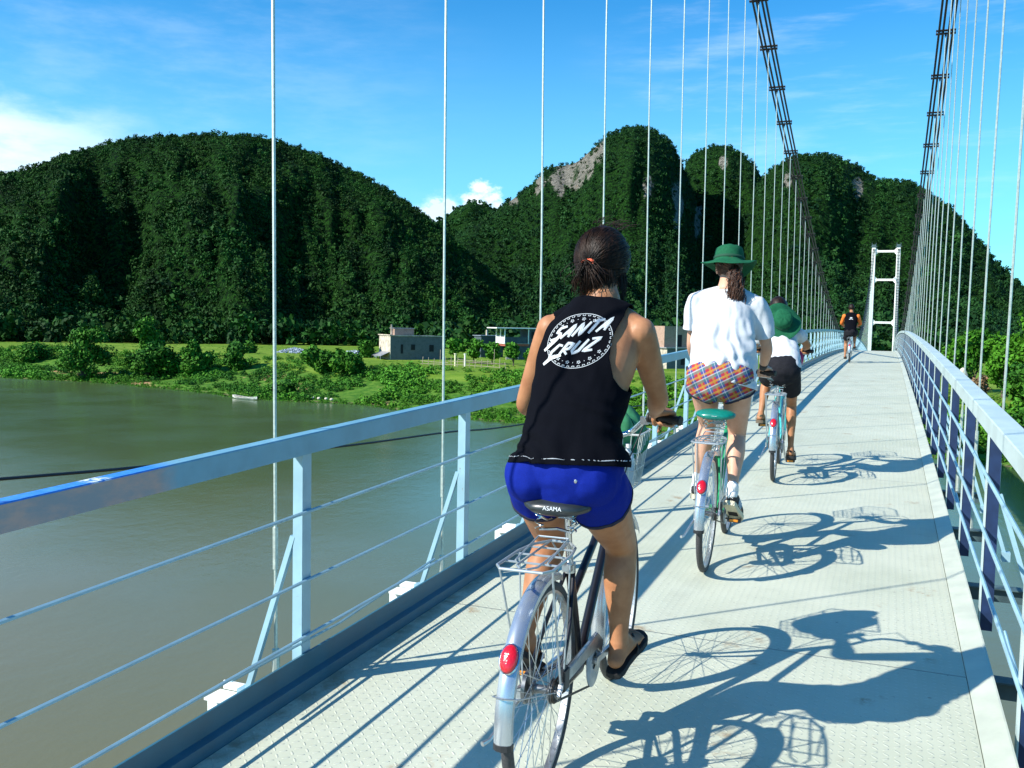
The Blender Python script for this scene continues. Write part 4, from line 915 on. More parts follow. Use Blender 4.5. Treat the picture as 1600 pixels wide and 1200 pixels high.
M_HAT = mat('green_hat_cloth', (.008, .095, .042), .85, spec=.2, fn=noisy((.008, .095, .042), .14, 60, bumpk=.3, bdist=.001))
M_FLIP = mat('black_foam_sole', (.014, .014, .015), .8)
M_SOLE = mat('cream_rubber_sole', (.62, .56, .40), .7, fn=noisy((.62, .56, .40), .12, 40))
M_SHOE = mat('black_shoe_fabric', (.018, .018, .022), .7); M_SOCK = mat('white_sock', (.75, .74, .72), .9)
M_TAN = mat('tan_sandal_strap', (.30, .21, .11), .7)
def plaid(t, b):
    v = t.scale(t.coord(), (1, 1, 1)); s = t.sep(v); a = t.m('ADD', s[0], t.m('MULTIPLY', s[2], .45)); c = t.m('SUBTRACT', s[2], t.m('MULTIPLY', s[0], .55))
    def band(x, p, lo, off=0.): return t.m('LESS_THAN', t.m('FRACT', t.m('ADD', t.m('DIVIDE', x, p), off)), lo)
    col = t.mix(band(a, .082, .42), (.34, .03, .05), (.06, .06, .20))
    col = t.mix(t.m('MULTIPLY', band(a, .082, .16, .30), .85), col, (.34, .16, .03))
    col = t.mix(t.m('MULTIPLY', band(c, .070, .34), .6), col, (.06, .20, .16))
    col = t.mix(t.m('MULTIPLY', band(c, .070, .2, .45), .75), col, (.42, .22, .035))
    col = t.mix(t.m('MULTIPLY', band(c, .070, .10, .75), .6), col, (.45, .45, .5))
    col = t.mix(t.m('MULTIPLY', band(a, .082, .05, .8), .6), col, (.45, .45, .5))
    t.put(b.inputs['Base Color'], col); bump(t, b, t.noise(v, 200, 2, .5), .2, .001)
M_PLAID = mat('plaid_cotton', (.5, .2, .1), .85, spec=.2, fn=plaid)

def add_head(mb, c, yaw=0., tilt=0., pitch=0., k=1.0):
    """skull, jaw, nose, lips, brow, ears round the centre c; the face looks along +y before turning"""
    rot = Matrix.Rotation(yaw, 3, 'Z') @ Matrix.Rotation(tilt, 3, 'Y') @ Matrix.Rotation(pitch, 3, 'X'); c = Vector(c)
    P = lambda x, y, z: c+rot @ Vector((x*k, y*k, z*k))
    def el(p, r): mb.ball(P(*p), tuple(q*k for q in r), 20, 14, rot)
    el((0, -.010, .022), (.074, .092, .090)); el((0, .030, -.010), (.062, .062, .085)); el((0, .045, -.062), (.046, .044, .042)); el((0, .072, -.088), (.022, .018, .016))
    el((0, .092, .006), (.050, .010, .014)); el((0, .102, -.026), (.012, .018, .012)); el((0, .095, -.008), (.008, .014, .022)); el((.011, .094, -.032), (.008, .008, .006)); el((-.011, .094, -.032), (.008, .008, .006))
    el((0, .089, -.054), (.022, .009, .005)); el((0, .087, -.063), (.019, .009, .006)); el((.040, .068, -.030), (.018, .018, .018)); el((-.040, .068, -.030), (.018, .018, .018))
    for s in (-1, 1): el((s*.074, -.006, -.012), (.009, .018, .030)); el((s*.078, -.014, .0), (.007, .012, .016))
    eyes = [(P(s*.030, .080, -.004), P(s*.030, .0885, -.004)) for s in (-1, 1)]
    return rot, P, eyes
def add_limb(mb, rows, side=(1, 0, 0), seg=18): mb.loft(rows, seg, side, 5)
def add_arm(mb, sh, el, wr, k=1.0):
    sh, el, wr = Vector(sh), Vector(el), Vector(wr); L = lambda a, b, t: a.lerp(b, t)
    rows = [(*sh, .050*k, .050*k), (*L(sh, el, .22), .049*k, .049*k), (*L(sh, el, .6), .041*k, .043*k), (*L(sh, el, .93), .036*k, .036*k), (*L(el, wr, .12), .037*k, .037*k), (*L(el, wr, .32), .038*k, .036*k), (*L(el, wr, .7), .029*k, .028*k), (*wr, .025*k, .020*k)]
    add_limb(mb, rows, (0, 1, .3))
def add_leg(mb, hip, kn, an, k=1.0, calf=1.0):
    hip, kn, an = Vector(hip), Vector(kn), Vector(an); L = lambda a, b, t: a.lerp(b, t); back = ((an-kn).cross(Vector((1, 0, 0)))).normalized()
    if back.y > 0: back = -back
    rows = [(*hip, .086*k, .088*k), (*L(hip, kn, .3), .080*k, .083*k), (*L(hip, kn, .65), .065*k, .068*k), (*L(hip, kn, .93), .052*k, .054*k), (*(L(kn, an, .08)+back*.004), .049*k, .052*k),
            (*(L(kn, an, .28)+back*.016), .050*k*calf, .055*k*calf), (*(L(kn, an, .45)+back*.013), .046*k*calf, .050*k*calf), (*(L(kn, an, .72)+back*.004), .034*k, .038*k), (*L(kn, an, .93), .029*k, .033*k), (*an, .031*k, .034*k)]
    add_limb(mb, rows)
def add_foot(mb, an, heel, ball, toe, s, bare=True, k=1.0):
    an, heel, ball, toe = (Vector(p) for p in (an, heel, ball, toe)); dirn = (ball-heel).normalized(); sd_ = dirn.cross(Vector((0, 0, 1))).normalized(); upv = sd_.cross(dirn)
    add_limb(mb, [(*an, .031*k, .033*k), (*(an.lerp(heel, .55)+upv*.004), .032*k, .034*k), (*(heel+upv*.026), .029*k, .026*k)], tuple(sd_), 14)
    add_limb(mb, [(*(heel+upv*.026), .028*k, .026*k), (*(heel.lerp(ball, .35)+upv*.035), .031*k, .034*k), (*(heel.lerp(ball, .72)+upv*.026), .038*k, .024*k), (*(ball+upv*.016), .043*k, .016*k)], tuple(sd_), 14)
    add_limb(mb, [(*an, .030*k, .034*k), (*(an.lerp(ball, .35)+upv*.016), .030*k, .030*k), (*(heel.lerp(ball, .7)+upv*.024), .034*k, .022*k)], tuple(sd_), 14)
    if bare:
        td = (toe-ball).normalized(); out = sd_ if s > 0 else -sd_
        for i, (o_, ln, r_) in enumerate(((-.028, .052, .0125), (-.009, .050, .0088), (.007, .044, .0084), (.021, .037, .0080), (.033, .029, .0078))):
            p = ball+out*o_+upv*.010-td*.004; mb.tube([p-td*.02, p+td*ln*.45+upv*.007, p+td*ln*.8+upv*.002, p+td*ln], [r_, r_*1.0, r_*1.02, r_*.6], 8)
def add_hand(mb, wr, gc, g, s, k=1.0, point=False):
    """hand closed round a bar through gc along g (outwards); s = +1 right, -1 left"""
    wr, gc, g = Vector(wr), Vector(gc), Vector(g).normalized(); fd = gc-wr; fd = (fd-g*fd.dot(g)).normalized(); u = g.cross(fd)
    if u.z < 0: u = -u
    kn = gc+u*.030+fd*.012
    mb.loft([(*wr, .026, .019), (*(wr.lerp(kn, .4)+u*.004), .033, .018), (*(wr.lerp(kn, .75)+u*.004), .040, .016), (*kn, .040, .013)], 16, tuple(g), 4)
    for i in range(4):
        o_ = (i-1.5)*.0205*(1 if s > 0 else 1); base = gc+g*o_; ln = (.98, 1.05, 1.0, .88)[i] if s > 0 else (.88, 1.0, 1.05, .98)[i]; idx = (i == 0)
        if point and idx:    # index finger hanging down in front of the grip
            mb.tube([base+u*.027+fd*.012, base+u*.018+fd*.036, base-u*.006+fd*.042, base-u*.034+fd*.034, base-u*.052+fd*.026], [.0092, .0092, .0086, .008, .0062], 8); continue
        pts = []
        for q in range(7): a = R(72-q*33*ln); rr = .0262-.0006*q; pts.append(base+fd*math.cos(a)*rr+u*math.sin(a)*(rr+.001))
        mb.tube(pts, [.0092, .0095, .0088, .0088, .0082, .0080, .0064], 8)
    tb = gc-g*.030
    mb.tube([wr.lerp(kn, .35)-g*.020, tb-fd*.026+u*.010, tb-fd*.022-u*.014-g*.004, tb-fd*.002-u*.026-g*.006, tb+fd*.016-u*.024-g*.006], [.0135, .0120, .0098, .0092, .0072], 8)
def strands(name, root_pts, mt, parent, r=.0012):
    mb = MB()
    for pts in root_pts: mb.tube(pts, [r*.9]+[r]*(len(pts)-2)+[r*.3], 3, cap=False)
    return mb.build(name, mt, parent, smooth='all')
def eyes_of(parent, eyes):
    for a, b in eyes:
        e = MB().ball(a, .0115, 12, 8).build('eye', M_EYE, parent, smooth='all'); MB().ball(b, .0048, 8, 6).build('iris', M_IRIS, e, smooth='all')
def floppy_hat(parent, c, k=1.0, rot=None, brim=.165, seed=0, droop=.02, name='hat', cloth=None):
    rot = rot or Matrix.Identity(3); c = Vector(c); mb = MB(); V = []; seg = 56
    prof = [(0, .098), (.03, .098), (.062, .092), (.080, .080), (.086, .060), (.090, .030), (.094, .004), (.098, -.004), (.12, -.008), (.145, -.014), (brim, -.020), (brim+.002, -.023), (brim-.002, -.025), (.145, -.018), (.12, -.012), (.096, -.008)]
    for i, (r_, h_) in enumerate(prof):
        for j in range(seg):
            a = 2*PI*j/seg; q = max(0, (r_-.096)/(brim-.096)); wv_ = q*(.030*math.cos(2*a+seed)+.012*math.sin(3*a+seed*2)-droop)+(.006*noise.noise((math.cos(a)*2+seed, math.sin(a)*2, h_*20)) if r_ > .02 else 0)
            V.append(c+rot @ Vector((r_*k*math.cos(a), r_*k*1.10*math.sin(a), (h_+wv_)*k)))
    n = len(prof); mb.add(V, [(i*seg+j, i*seg+(j+1) % seg, (i+1)*seg+(j+1) % seg, (i+1)*seg+j) for i in range(n-1) for j in range(seg)])
    h = mb.build(name, cloth or M_HAT, parent, smooth='all')
    bd = MB(); bd.lathe([(.0925*k, .006*k), (.0955*k, .007*k), (.0945*k, .024*k), (.0915*k, .024*k)], seg, (0, 0, 0), (0, 0, 1), True); bd.v = [tuple(c+rot @ Vector((v[0], v[1]*1.10, v[2]))) for v in bd.v]; bd.build('hat_band', mat('dark_green_band', (.006, .06, .03), .85), h, smooth='all')
    return h

GC = {s: (s*.215, .797, 1.1205) for s in (1, -1)}; GD = {s: (s*.96, -.34, -.02) for s in (1, -1)}
def person(bike, label, spec):
    """figure seated or standing on its bicycle; all joints in the bicycle's frame"""
    root = thing('person', bike.location, label, 'person', 'cyclists on the bridge', bike.rotation_euler.z); root.rotation_euler = bike.rotation_euler
    J = spec; k = J.get('k', 1.0); mb = MB(); skin = J['skin']
    mb.loft(J['torso'], 26, (1, 0, 0), 5, 2.2)
    nb, hd = Vector(J['neck']), Vector(J['head']); mb.loft([(*nb, .062*k, .058*k), (*nb.lerp(hd, .4), .050*k, .052*k), (*nb.lerp(hd, .8), .048*k, .054*k)], 16, (1, 0, 0), 4)
    rot, P, eyes = add_head(mb, hd, J.get('yaw', 0), J.get('tilt', 0), J.get('pitch', 0), J.get('hk', 1.0))
    for s, n in ((1, 'R'), (-1, 'L')):
        add_arm(mb, J['sh'+n], J['el'+n], J['wr'+n], k*J.get('armk', 1)); mb.ball(Vector(J['sh'+n]), .052*k, 14, 10)
        nb_ = Vector((nb.x, nb.y, nb.z-.03)); mb.loft([(*nb_.lerp(Vector(J['sh'+n]), .25), .05*k, .055*k), (*nb_.lerp(Vector(J['sh'+n]), .85), .045*k, .05*k)], 14, (0, 1, 0), 3)
        add_hand(mb, J['wr'+n], GC[s], GD[s], s, point=J.get('point', False) and s > 0)
        add_leg(mb, J['hip'+n], J['kn'+n], J['an'+n], k*J.get('legk', 1), J.get('calf', 1)); add_foot(mb, J['an'+n], J['heel'+n], J['ball'+n], J['toe'+n], s, J.get('bare', True))
        mb.ball(Vector(J['hip'+n])+Vector((0, J.get('by', -.035), .022)), (.092*k, .098*k, .088*k), 16, 12)
    me = fuse(mb, J['voxel'], 5)
    me.name = 'body'; me.materials.clear(); me.materials.append(skin); me.polygons.foreach_set('use_smooth', [True]*len(me.polygons))
    body = bpy.data.objects.new('body', me); COL.objects.link(body); body.parent = root; eyes_of(body, eyes)
    return root, body, me, P, rot
def shorts(root, me, J, mt, top, tmaxR, tmaxL, off=.008, flare=.0, hem=None, seed=0, folds=.003):
    V, T, N = np_mesh(me); w_ = np.array(J['torso'][0][:3]); f = []
    fl = []
    for n, tm in (('R', tmaxR), ('L', tmaxL)):
        a, b = np.array(J['hip'+n], float), np.array(J['kn'+n], float); L = np.linalg.norm(b-a); d = (b-a)/L; fl.append(((V-a) @ d, tm*L))
    right = V[:, 0] > J['hipR'][0]*.5+J['hipL'][0]*.5
    t_ = np.where(right, fl[0][0], fl[1][0]); tm = np.where(right, fl[0][1], fl[1][1])
    f = np.minimum(tm-t_-.05*np.exp(-((V[:, 0]-(J['hipR'][0]+J['hipL'][0])/2)/.03)**2)*(V[:, 2] < J['hipR'][2]-.03), top(V)); f = np.minimum(f, .25-np.minimum(segd(V, J['hipR'], J['knR']), segd(V, J['hipL'], J['knL'])))
    nearhand = np.minimum(segd(V, J['elR'], J['wrR']), segd(V, J['elL'], J['wrL'])); f = np.where(nearhand < .055, -1, f)
    U = V+N*(off+flare*np.clip(t_/np.maximum(tm, .01), 0, 1)[:, None]+vnoise(V, 9, folds, seed)[:, None])
    Vc, Fc, _ = clip(U, T, f); o = wear('shorts', Vc, Fc, mt, root)
    if hem is not None:
        g = np.minimum(f, .014-(tm-t_)); Vc, Fc, _ = clip(V+N*(off+.0025+flare*np.clip(t_/np.maximum(tm, .01), 0, 1)[:, None]+vnoise(V, 9, folds, seed)[:, None]), T, g)
        wear('hem', Vc, Fc, hem, o)
    return o
def tee(root, J, mt, rows, sleeves, voxel, hem, neck, folds, seed, send):
    mb = MB(); mb.loft(rows, 28, (1, 0, 0), 5, 2.3)
    for sl in sleeves: mb.loft(sl, 18, (0, 1, .3), 4)
    for n in 'RL':
        nb_ = Vector(J['neck'])+Vector((0, 0, -.03)); mb.loft([(*nb_.lerp(Vector(J['sh'+n]), .2), .058, .066), (*nb_.lerp(Vector(J['sh'+n]), .9), .055, .062)], 14, (0, 1, 0), 3)
    me = fuse(mb, voxel, 5); V, T, N = np_mesh(me); U0 = V+N*folds(V)[:, None]; f = np.minimum(hem(U0), neck(V))
    for (p, q, lim) in send:
        p, q = np.array(p, float), np.array(q, float); L = np.linalg.norm(q-p); s = ((V-p) @ (q-p))/L; perp = np.linalg.norm(V-p-np.outer(s, (q-p)/L), axis=1)
        f = np.where((perp < .13) & (s > L*.35), np.minimum(f, lim*L-s), f)
    U = V+N*folds(V)[:, None]; Vc, Fc, _ = clip(U, T, f); return wear('shirt', Vc, Fc, mt, root, .002)

# --- rider 1: black tank top, blue shorts, flip-flops
J1 = dict(k=1.0, legk=1.14, by=-.036, voxel=.0055, skin=M_SKIN1, bare=True, point=True, armk=1.02,
    torso=[(.012, .185, .960, .150, .110), (.010, .185, 1.0, .172, .120), (.004, .200, 1.06, .158, .108), (.004, .235, 1.16, .140, .098), (.010, .290, 1.26, .152, .102), (.018, .340, 1.36, .165, .106), (.026, .378, 1.44, .158, .094), (.030, .405, 1.505, .110, .070)],
    neck=(.032, .425, 1.555), head=(.004, .505, 1.686), tilt=R(6), yaw=R(-10), pitch=R(-10), hk=1.03,
    shR=(.182, .372, 1.448), elR=(.212, .520, 1.222), wrR=(.190, .728, 1.150), shL=(-.140, .395, 1.452), elL=(-.272, .500, 1.172), wrL=(-.225, .727, 1.150),
    hipR=(.098, .205, .958), knR=(.128, .505, .690), anR=(.136, .470, .345), heelR=(.134, .440, .268), ballR=(.158, .595, .316), toeR=(.180, .648, .346),
    hipL=(-.085, .20, .955), knL=(-.115, .455, .700), anL=(-.135, .225, .425), heelL=(-.134, .165, .385), ballL=(-.130, .290, .312), toeL=(-.130, .345, .300))
for q_ in list(J1):
    v_ = J1[q_]
    if q_ == 'torso': J1[q_] = [(r_[0]+.05*r_[1], *r_[1:]) for r_ in v_]
    elif q_ in ('neck', 'head', 'shR', 'elR', 'shL', 'elL'): J1[q_] = (v_[0]+.055*v_[1], v_[1], v_[2])
p1, body1, me1, P1, rot1 = person(b1, 'cyclist nearest the camera in a black sleeveless top and bright blue shorts', J1)
V, T, N = np_mesh(me1)
def hemz(V): return 1.015+.02*V[:, 0]*2+(V[:, 1]-.16)*-.15
def armcut(V, n, cx, cz_, rx, rz, yl):
    d = np.minimum(segd(V, J1['sh'+n], J1['el'+n]), segd(V, J1['el'+n], J1['wr'+n])); s = 1 if n == 'R' else -1
    lat = (V[:, 0]-cx)*s; e = ((V[:, 0]-cx)/rx)**2+((V[:, 2]-cz_)/rz)**2
    fe = (np.sqrt(e)-1)*min(rx, rz); fe = np.where(lat > 0, -np.abs(lat)-.0+np.where((V[:, 2] > cz_-rz), 0, .2), fe)
    return np.where(V[:, 2] < cz_-rz-.03, .1, fe)
def tank_field(V):
    f = np.minimum(V[:, 2]-hemz(V), 1)
    nb_ = np.array(J1['neck'])+np.array([0, .0, .0]); f = np.minimum(f, np.linalg.norm((V-nb_-np.array([0, .02, .02]))*np.array([1, 1, 1.1]), axis=1)-.078); f = np.where(V[:, 2] > 1.59, -.05, f); f = np.where(V[:, 1] > .62, -.05, f)
    # armholes: a deep drooping one on the right, a tighter one on the left
    yy = (V[:, 1]-(.19+(V[:, 2]-1.0)*.43))
    xr = .015+np.interp(V[:, 2], [1.20, 1.235, 1.26, 1.30, 1.36, 1.42, 1.48, 1.54], [.6, .20, .155, .128, .112, .112, .128, .145])
    xl = .015+np.interp(V[:, 2], [1.22, 1.27, 1.30, 1.36, 1.42, 1.48, 1.54], [-.6, -.20, -.160, -.138, -.128, -.125, -.128])
    f = np.minimum(f, xr-V[:, 0]); f = np.minimum(f, V[:, 0]-xl)
    for n in 'RL': f = np.where(np.minimum(segd(V, J1['sh'+n], J1['el'+n]), segd(V, J1['el'+n], J1['wr'+n])) < .058, np.minimum(f, -.004), f)
    return f
fold1 = lambda V: vnoise(V, 6, .010, 3, (1.2, 1, .7))+ring_ridge(V, (0, .2, 1), (.55, 0, 1), .0042, 80, .11, 2)*np.clip((1.32-V[:, 2])/.2, 0, 1)
sw = np.clip((V[:, 2]-.9)/.5, 0, 1)
U = V+N*(.010+.012*np.clip((1.30-V[:, 2])/.25, 0, 1)+np.maximum(fold1(V), -.007))[:, None]
Vt, Ft, _ = clip(U, T, tank_field(V)); top1 = wear('tank_top', Vt, Ft, M_BLACKCL, p1)
g = np.minimum(tank_field(V), .006-np.abs(V[:, 2]-hemz(V)-.010)+0*sw); Vt2, Ft2, _ = clip(U+N*.0022, T, np.where(np.abs(V[:, 2]-hemz(V)) < .03, np.minimum(tank_field(V), .0013-np.abs(V[:, 2]-hemz(V)-.014)), -1)); wear('hem_stitching', Vt2, Ft2, mat('grey_thread', (.35, .38, .42), .8), top1, .001)
shorts(p1, me1, J1, M_BLUE, lambda V: 1.09-V[:, 2], .25, .24, .009, .006, M_NAVY, 1, .007)
MB().ball((.075, .062, .985), (.006, .003, .007), 10, 8).build('emblem', mat('silver_emblem', (.5, .5, .5), .3, .8), p1)
# hair swept back into a low knot
def hair_cap(name, P, rot, c, mt, parent, k, shape, zlo, seed, folds=.003):
    mb = MB(); mb.ball(P(0, -.012, .026), tuple(q*k for q in shape), 40, 28, rot); c = P(0, 0, 0); V = []
    for v in mb.v:
        l = rot.transposed() @ (Vector(v)-c); a = math.atan2(l.x, -l.y); l = l*(1+folds*10*noise.noise((a*9+seed, l.z*14, seed))); V.append(c+rot @ l)
    Vn = np.array([tuple(v) for v in V]); Tn = []
    for f in mb.f: Tn += [(f[0], f[1], f[2]), (f[0], f[2], f[3])]
    loc = (Vn-np.array(c)) @ np.array(rot)
    f = np.minimum(loc[:, 2]-zlo(loc), .0+(.060-loc[:, 1]+.55*(loc[:, 2]-.03)))
    Vc, Fc, _ = clip(Vn, np.array(Tn), f); o = wear(name, Vc, Fc, mt, parent, .006); return o
hz1 = hair_cap('hair', P1, rot1, None, M_HAIR1, p1, 1.03, (.084, .105, .100), lambda l: np.where(l[:, 1] > .0, -.02, -.082-.03*(l[:, 0] > 0)), 3)
tie = P1(.000, -.112, -.030); rs = []
for i in range(900):
    az = rnd.uniform(-2.3, 2.3); z0 = rnd.uniform(-.06, .118); rr = math.sqrt(max(.0, 1-((z0-.026)/.100)**2)); sx, sy = .089*rr*math.sin(az), -.012-.109*rr*math.cos(az)
    a = Vector((sx, sy, z0)); tl = rot1.transposed() @ (tie-P1(0, 0, 0)); pts = []
    for q in range(7):
        u_ = q/6; m_ = a.lerp(tl, u_); cc = Vector((0, -.012, .02)); d = m_-cc; e = math.sqrt((d.x/.090)**2+(d.y/.110)**2+(d.z/.102)**2); m_ = cc+d*((1.0+rnd.uniform(.0, .035)*(1-u_)+(.02*math.sin(u_*3)))/max(e, .3)) if u_ < .98 else tl
        pts.append(P1(m_.x/1.0, m_.y, m_.z)+Vector((rnd.uniform(-1, 1)*.0012, 0, 0)))
    rs.append(pts)
for i in range(420):    # the short tail falling on the nape and flyaways
    b_ = Vector((rnd.gauss(0, .016), rnd.gauss(0, .010), rnd.gauss(0, .012))); dn = Vector((rnd.gauss(.012, .022), rnd.uniform(.0, .035), -rnd.uniform(.05, .105)))
    rs.append([tie+b_*.5, tie+b_+Vector((0, -.018, -.012)), tie+b_*1.5+dn*.6+Vector((0, -.012, 0)), tie+b_*1.3+dn])
for i in range(46):
    s_ = P1(rnd.uniform(-.05, .05), rnd.uniform(-.08, .02), .122); d = Vector((rnd.uniform(.0, .08), rnd.uniform(-.03, .03), rnd.uniform(.0, .03))); rs.append([s_, s_+d*.5+Vector((0, 0, .008)), s_+d])
for i in range(60):
    s_ = P1(rnd.choice((.075, .08)), rnd.uniform(-.02, .03), rnd.uniform(-.05, 0)); d = Vector((rnd.uniform(-.005, .012), rnd.uniform(-.01, .01), -rnd.uniform(.05, .12))); rs.append([s_, s_+d*.5, s_+d])
for i in range(900):    # hair hanging over the right ear and nape
    s_ = P1(rnd.uniform(-.03, .078), rnd.uniform(-.09, -.02), rnd.uniform(-.08, -.03)); d = Vector((rnd.uniform(-.01, .01), rnd.uniform(.0, .01), -rnd.uniform(.03, .085))); rs.append([s_, s_+d*.5, s_+d])
strands('hair_strands', rs, M_HAIR1, hz1, .0013)
kn = MB(); kn.ball(tie+Vector((0, -.004, -.010)), (.022, .020, .026), 16, 12); kn.build('hair_knot', M_HAIR1, hz1, smooth='all')
tm_ = MB()
for q in range(3): tm_.tube([tie+Vector((.021*math.cos(a), -.006-.016*abs(math.cos(a))*.3+.003*q, .017*math.sin(a)+.006*q*math.cos(a))) for a in (2*PI*i/16 for i in range(16))], .003, 6, closed=True)
tm_.build('hair_tie', mat('orange_hair_tie', (.75, .09, .02), .6), hz1, smooth=True)
# flip-flops
def flipflop(root, heel, ball, toe, s):
    heel, ball, toe = (Vector(p) for p in (heel, ball, toe)); d = (ball-heel).normalized(); sd_ = d.cross(Vector((0, 0, 1))).normalized(); upv = sd_.cross(d); mb = MB(); V = []
    W = [(-.032, .012), (-.024, .027), (0, .034), (.05, .033), (.10, .038), (.14, .047), (.18, .049), (.21, .040), (.228, .022), (.234, .006)]; L = (toe-heel).length/.215
    for lvl in (-.022, -.020, -.004, -.001):
        q = .94 if lvl in (-.022, -.001) else 1
        for t_, w_ in W: V.append(heel+d*(t_*L)+sd_*w_*q+upv*lvl)
        for t_, w_ in W[::-1]: V.append(heel+d*(t_*L)-sd_*w_*q+upv*lvl)
    n = 2*len(W); F = [(l*n+i, l*n+(i+1) % n, (l+1)*n+(i+1) % n, (l+1)*n+i) for l in range(3) for i in range(n)]+[tuple(range(n))[::-1], tuple(3*n+i for i in range(n))]
    o = mb.add(V, F).build('flip_flop', M_FLIP, root, smooth=True); st = MB(); post = ball+d*.016-sd_*s*.012+upv*.004
    for q in (-1, 1):
        st.tube([post, post.lerp(heel+d*.115+sd_*q*.040, .4)+upv*.036, heel+d*.115+sd_*q*.043+upv*.014, heel+d*.105+sd_*q*.042-upv*.004], [.006, .009, .009, .007], 8, side=tuple(upv), flat=.5)
    st.build('strap', M_FLIP, o, smooth=True)
flipflop(p1, J1['heelR'], J1['ballR'], J1['toeR'], 1); flipflop(p1, J1['heelL'], J1['ballL'], J1['toeL'], -1)

# chest print on the back of the top: an oval badge with two slanted brush-written words
from mathutils.bvhtree import BVHTree
bv = BVHTree.FromPolygons([tuple(v) for v in Vt], [tuple(int(i) for i in f) for f in Ft])
BC, BU = Vector((.022, .34, 1.418)), Vector((1, 0, 0)); BVV = Vector((0, .36, .93)).normalized(); BN = BU.cross(BVV)    # badge centre, across, up, into the back
def on_back(u, v, lift=.0022):
    o_ = BC+BU*u+BVV*v-BN*-.0; st_ = o_-Vector((0, 1, 0))*.35; h = bv.ray_cast(st_, Vector((0, 1, 0)))
    if h[0] is None: return o_+Vector((0, -.02, 0))
    return h[0]+Vector((0, -1, .25)).normalized()*lift
def stroke(mb, pts, w_, lift=.0022, step=.006, taper=True):
    P_ = [Vector((p[0], p[1])) for p in pts]; fine = [P_[0]]
    for a, b in zip(P_[:-1], P_[1:]):
        n = max(1, int((b-a).length/step)); fine += [a.lerp(b, i/n) for i in range(1, n+1)]
    L_, Rr = [], []
    for i, p in enumerate(fine):
        t_ = (fine[min(i+1, len(fine)-1)]-fine[max(i-1, 0)]); t_ = t_.normalized() if t_.length > 1e-9 else Vector((1, 0)); nn = Vector((-t_.y, t_.x))*w_*.5*(1 if not taper else (.75+.25*math.sin(PI*i/max(1, len(fine)-1))))
        L_.append(on_back(*(p+nn), lift)); Rr.append(on_back(*(p-nn), lift))
    n = len(fine); mb.add(L_+Rr, [(i, i+1, n+i+1, n+i) for i in range(n-1)])
def ell(a, b, t_, rot_=R(17)):
    x, y = a*math.cos(t_), b*math.sin(t_); return (x*math.cos(rot_)-y*math.sin(rot_), x*math.sin(rot_)+y*math.cos(rot_))
EA, EB = .112, .094
mb = MB(); stroke(mb, [ell(EA, EB, 2*PI*i/72) for i in range(73)], .0022, taper=False)
for i in range(76):
    t_ = 2*PI*i/76; stroke(mb, [ell(EA*.965, EB*.96, t_), ell(EA*.925, EB*.915, t_+(.035 if i % 2 else -.02))], .0026, taper=False)
for i in range(30):
    t_ = 2*PI*i/30; c_ = ell(EA*.82, EB*.80, t_)
    if abs(c_[1]-.25*c_[0]) < .047: continue
    if i % 2: stroke(mb, [(c_[0]-.0012, c_[1]), (c_[0]+.0012, c_[1])], .0024, taper=False)
    else:
        for q in range(5): a = 2*PI*q/5; stroke(mb, [(c_[0]+.002*math.cos(a), c_[1]+.002*math.sin(a)), (c_[0]+.0062*math.cos(a), c_[1]+.0062*math.sin(a))], .0032, taper=False)
mb.build('badge_border', mat('grey_print', (.42, .45, .47), .8), top1)
GL = {'S': [[(.85, 1), (.2, .95), (.1, .62), (.75, .45), (.7, .08), (0, 0)]], 'A': [[(0, 0), (.55, 1), (.8, 0)], [(.2, .36), (.75, .36)]], 'N': [[(0, 0), (.12, 1), (.7, 0), (.85, 1)]], 'T': [[(0, 1), (1, 1)], [(.5, 1), (.42, 0)]],
      'C': [[(.85, .85), (.35, 1), (0, .5), (.2, 0), (.8, .1)]], 'R': [[(0, 0), (.08, 1), (.75, .85), (.65, .5), (.1, .48), (.85, 0)]], 'U': [[(.05, 1), (0, .25), (.3, 0), (.7, .15), (.85, 1)]], 'Z': [[(0, 1), (.9, .95), (.05, .05), (1, 0)]]}
def word(txt, x0, y0, wd, ht, w_, lift):
    for i, ch in enumerate(txt):
        for s_ in GL[ch]:
            for_ = [];
            for gx_, gy_ in s_:
                u_ = x0+(i+gx_*.86)*wd; v_ = y0+gy_*ht; for_.append((u_+(v_-y0)*.62, v_+(u_-x0)*.235))
            stroke(WM, for_, w_, lift)
for w_, lift, nm, c_ in ((.0118, .0030, 'lettering_edge', (.20, .22, .24)), (.0078, .0038, 'lettering', (.62, .65, .67)), (.0018, .0044, 'lettering_lines', (.40, .44, .47))):
    WM = MB(); word('SANTA', -.100, -.004, .0385, .046, w_, lift); word('CRUZ', -.100, -.066, .0395, .046, w_, lift)
    if nm == 'lettering': stroke(WM, [(-.118, -.040), (-.082, -.004), (-.060, .020)], .012, .0036); stroke(WM, [(-.112, -.088), (-.085, -.064), (-.05, -.052)], .012, .0036)
    WM.build(nm, mat('print_%s' % nm, c_, .8), top1)

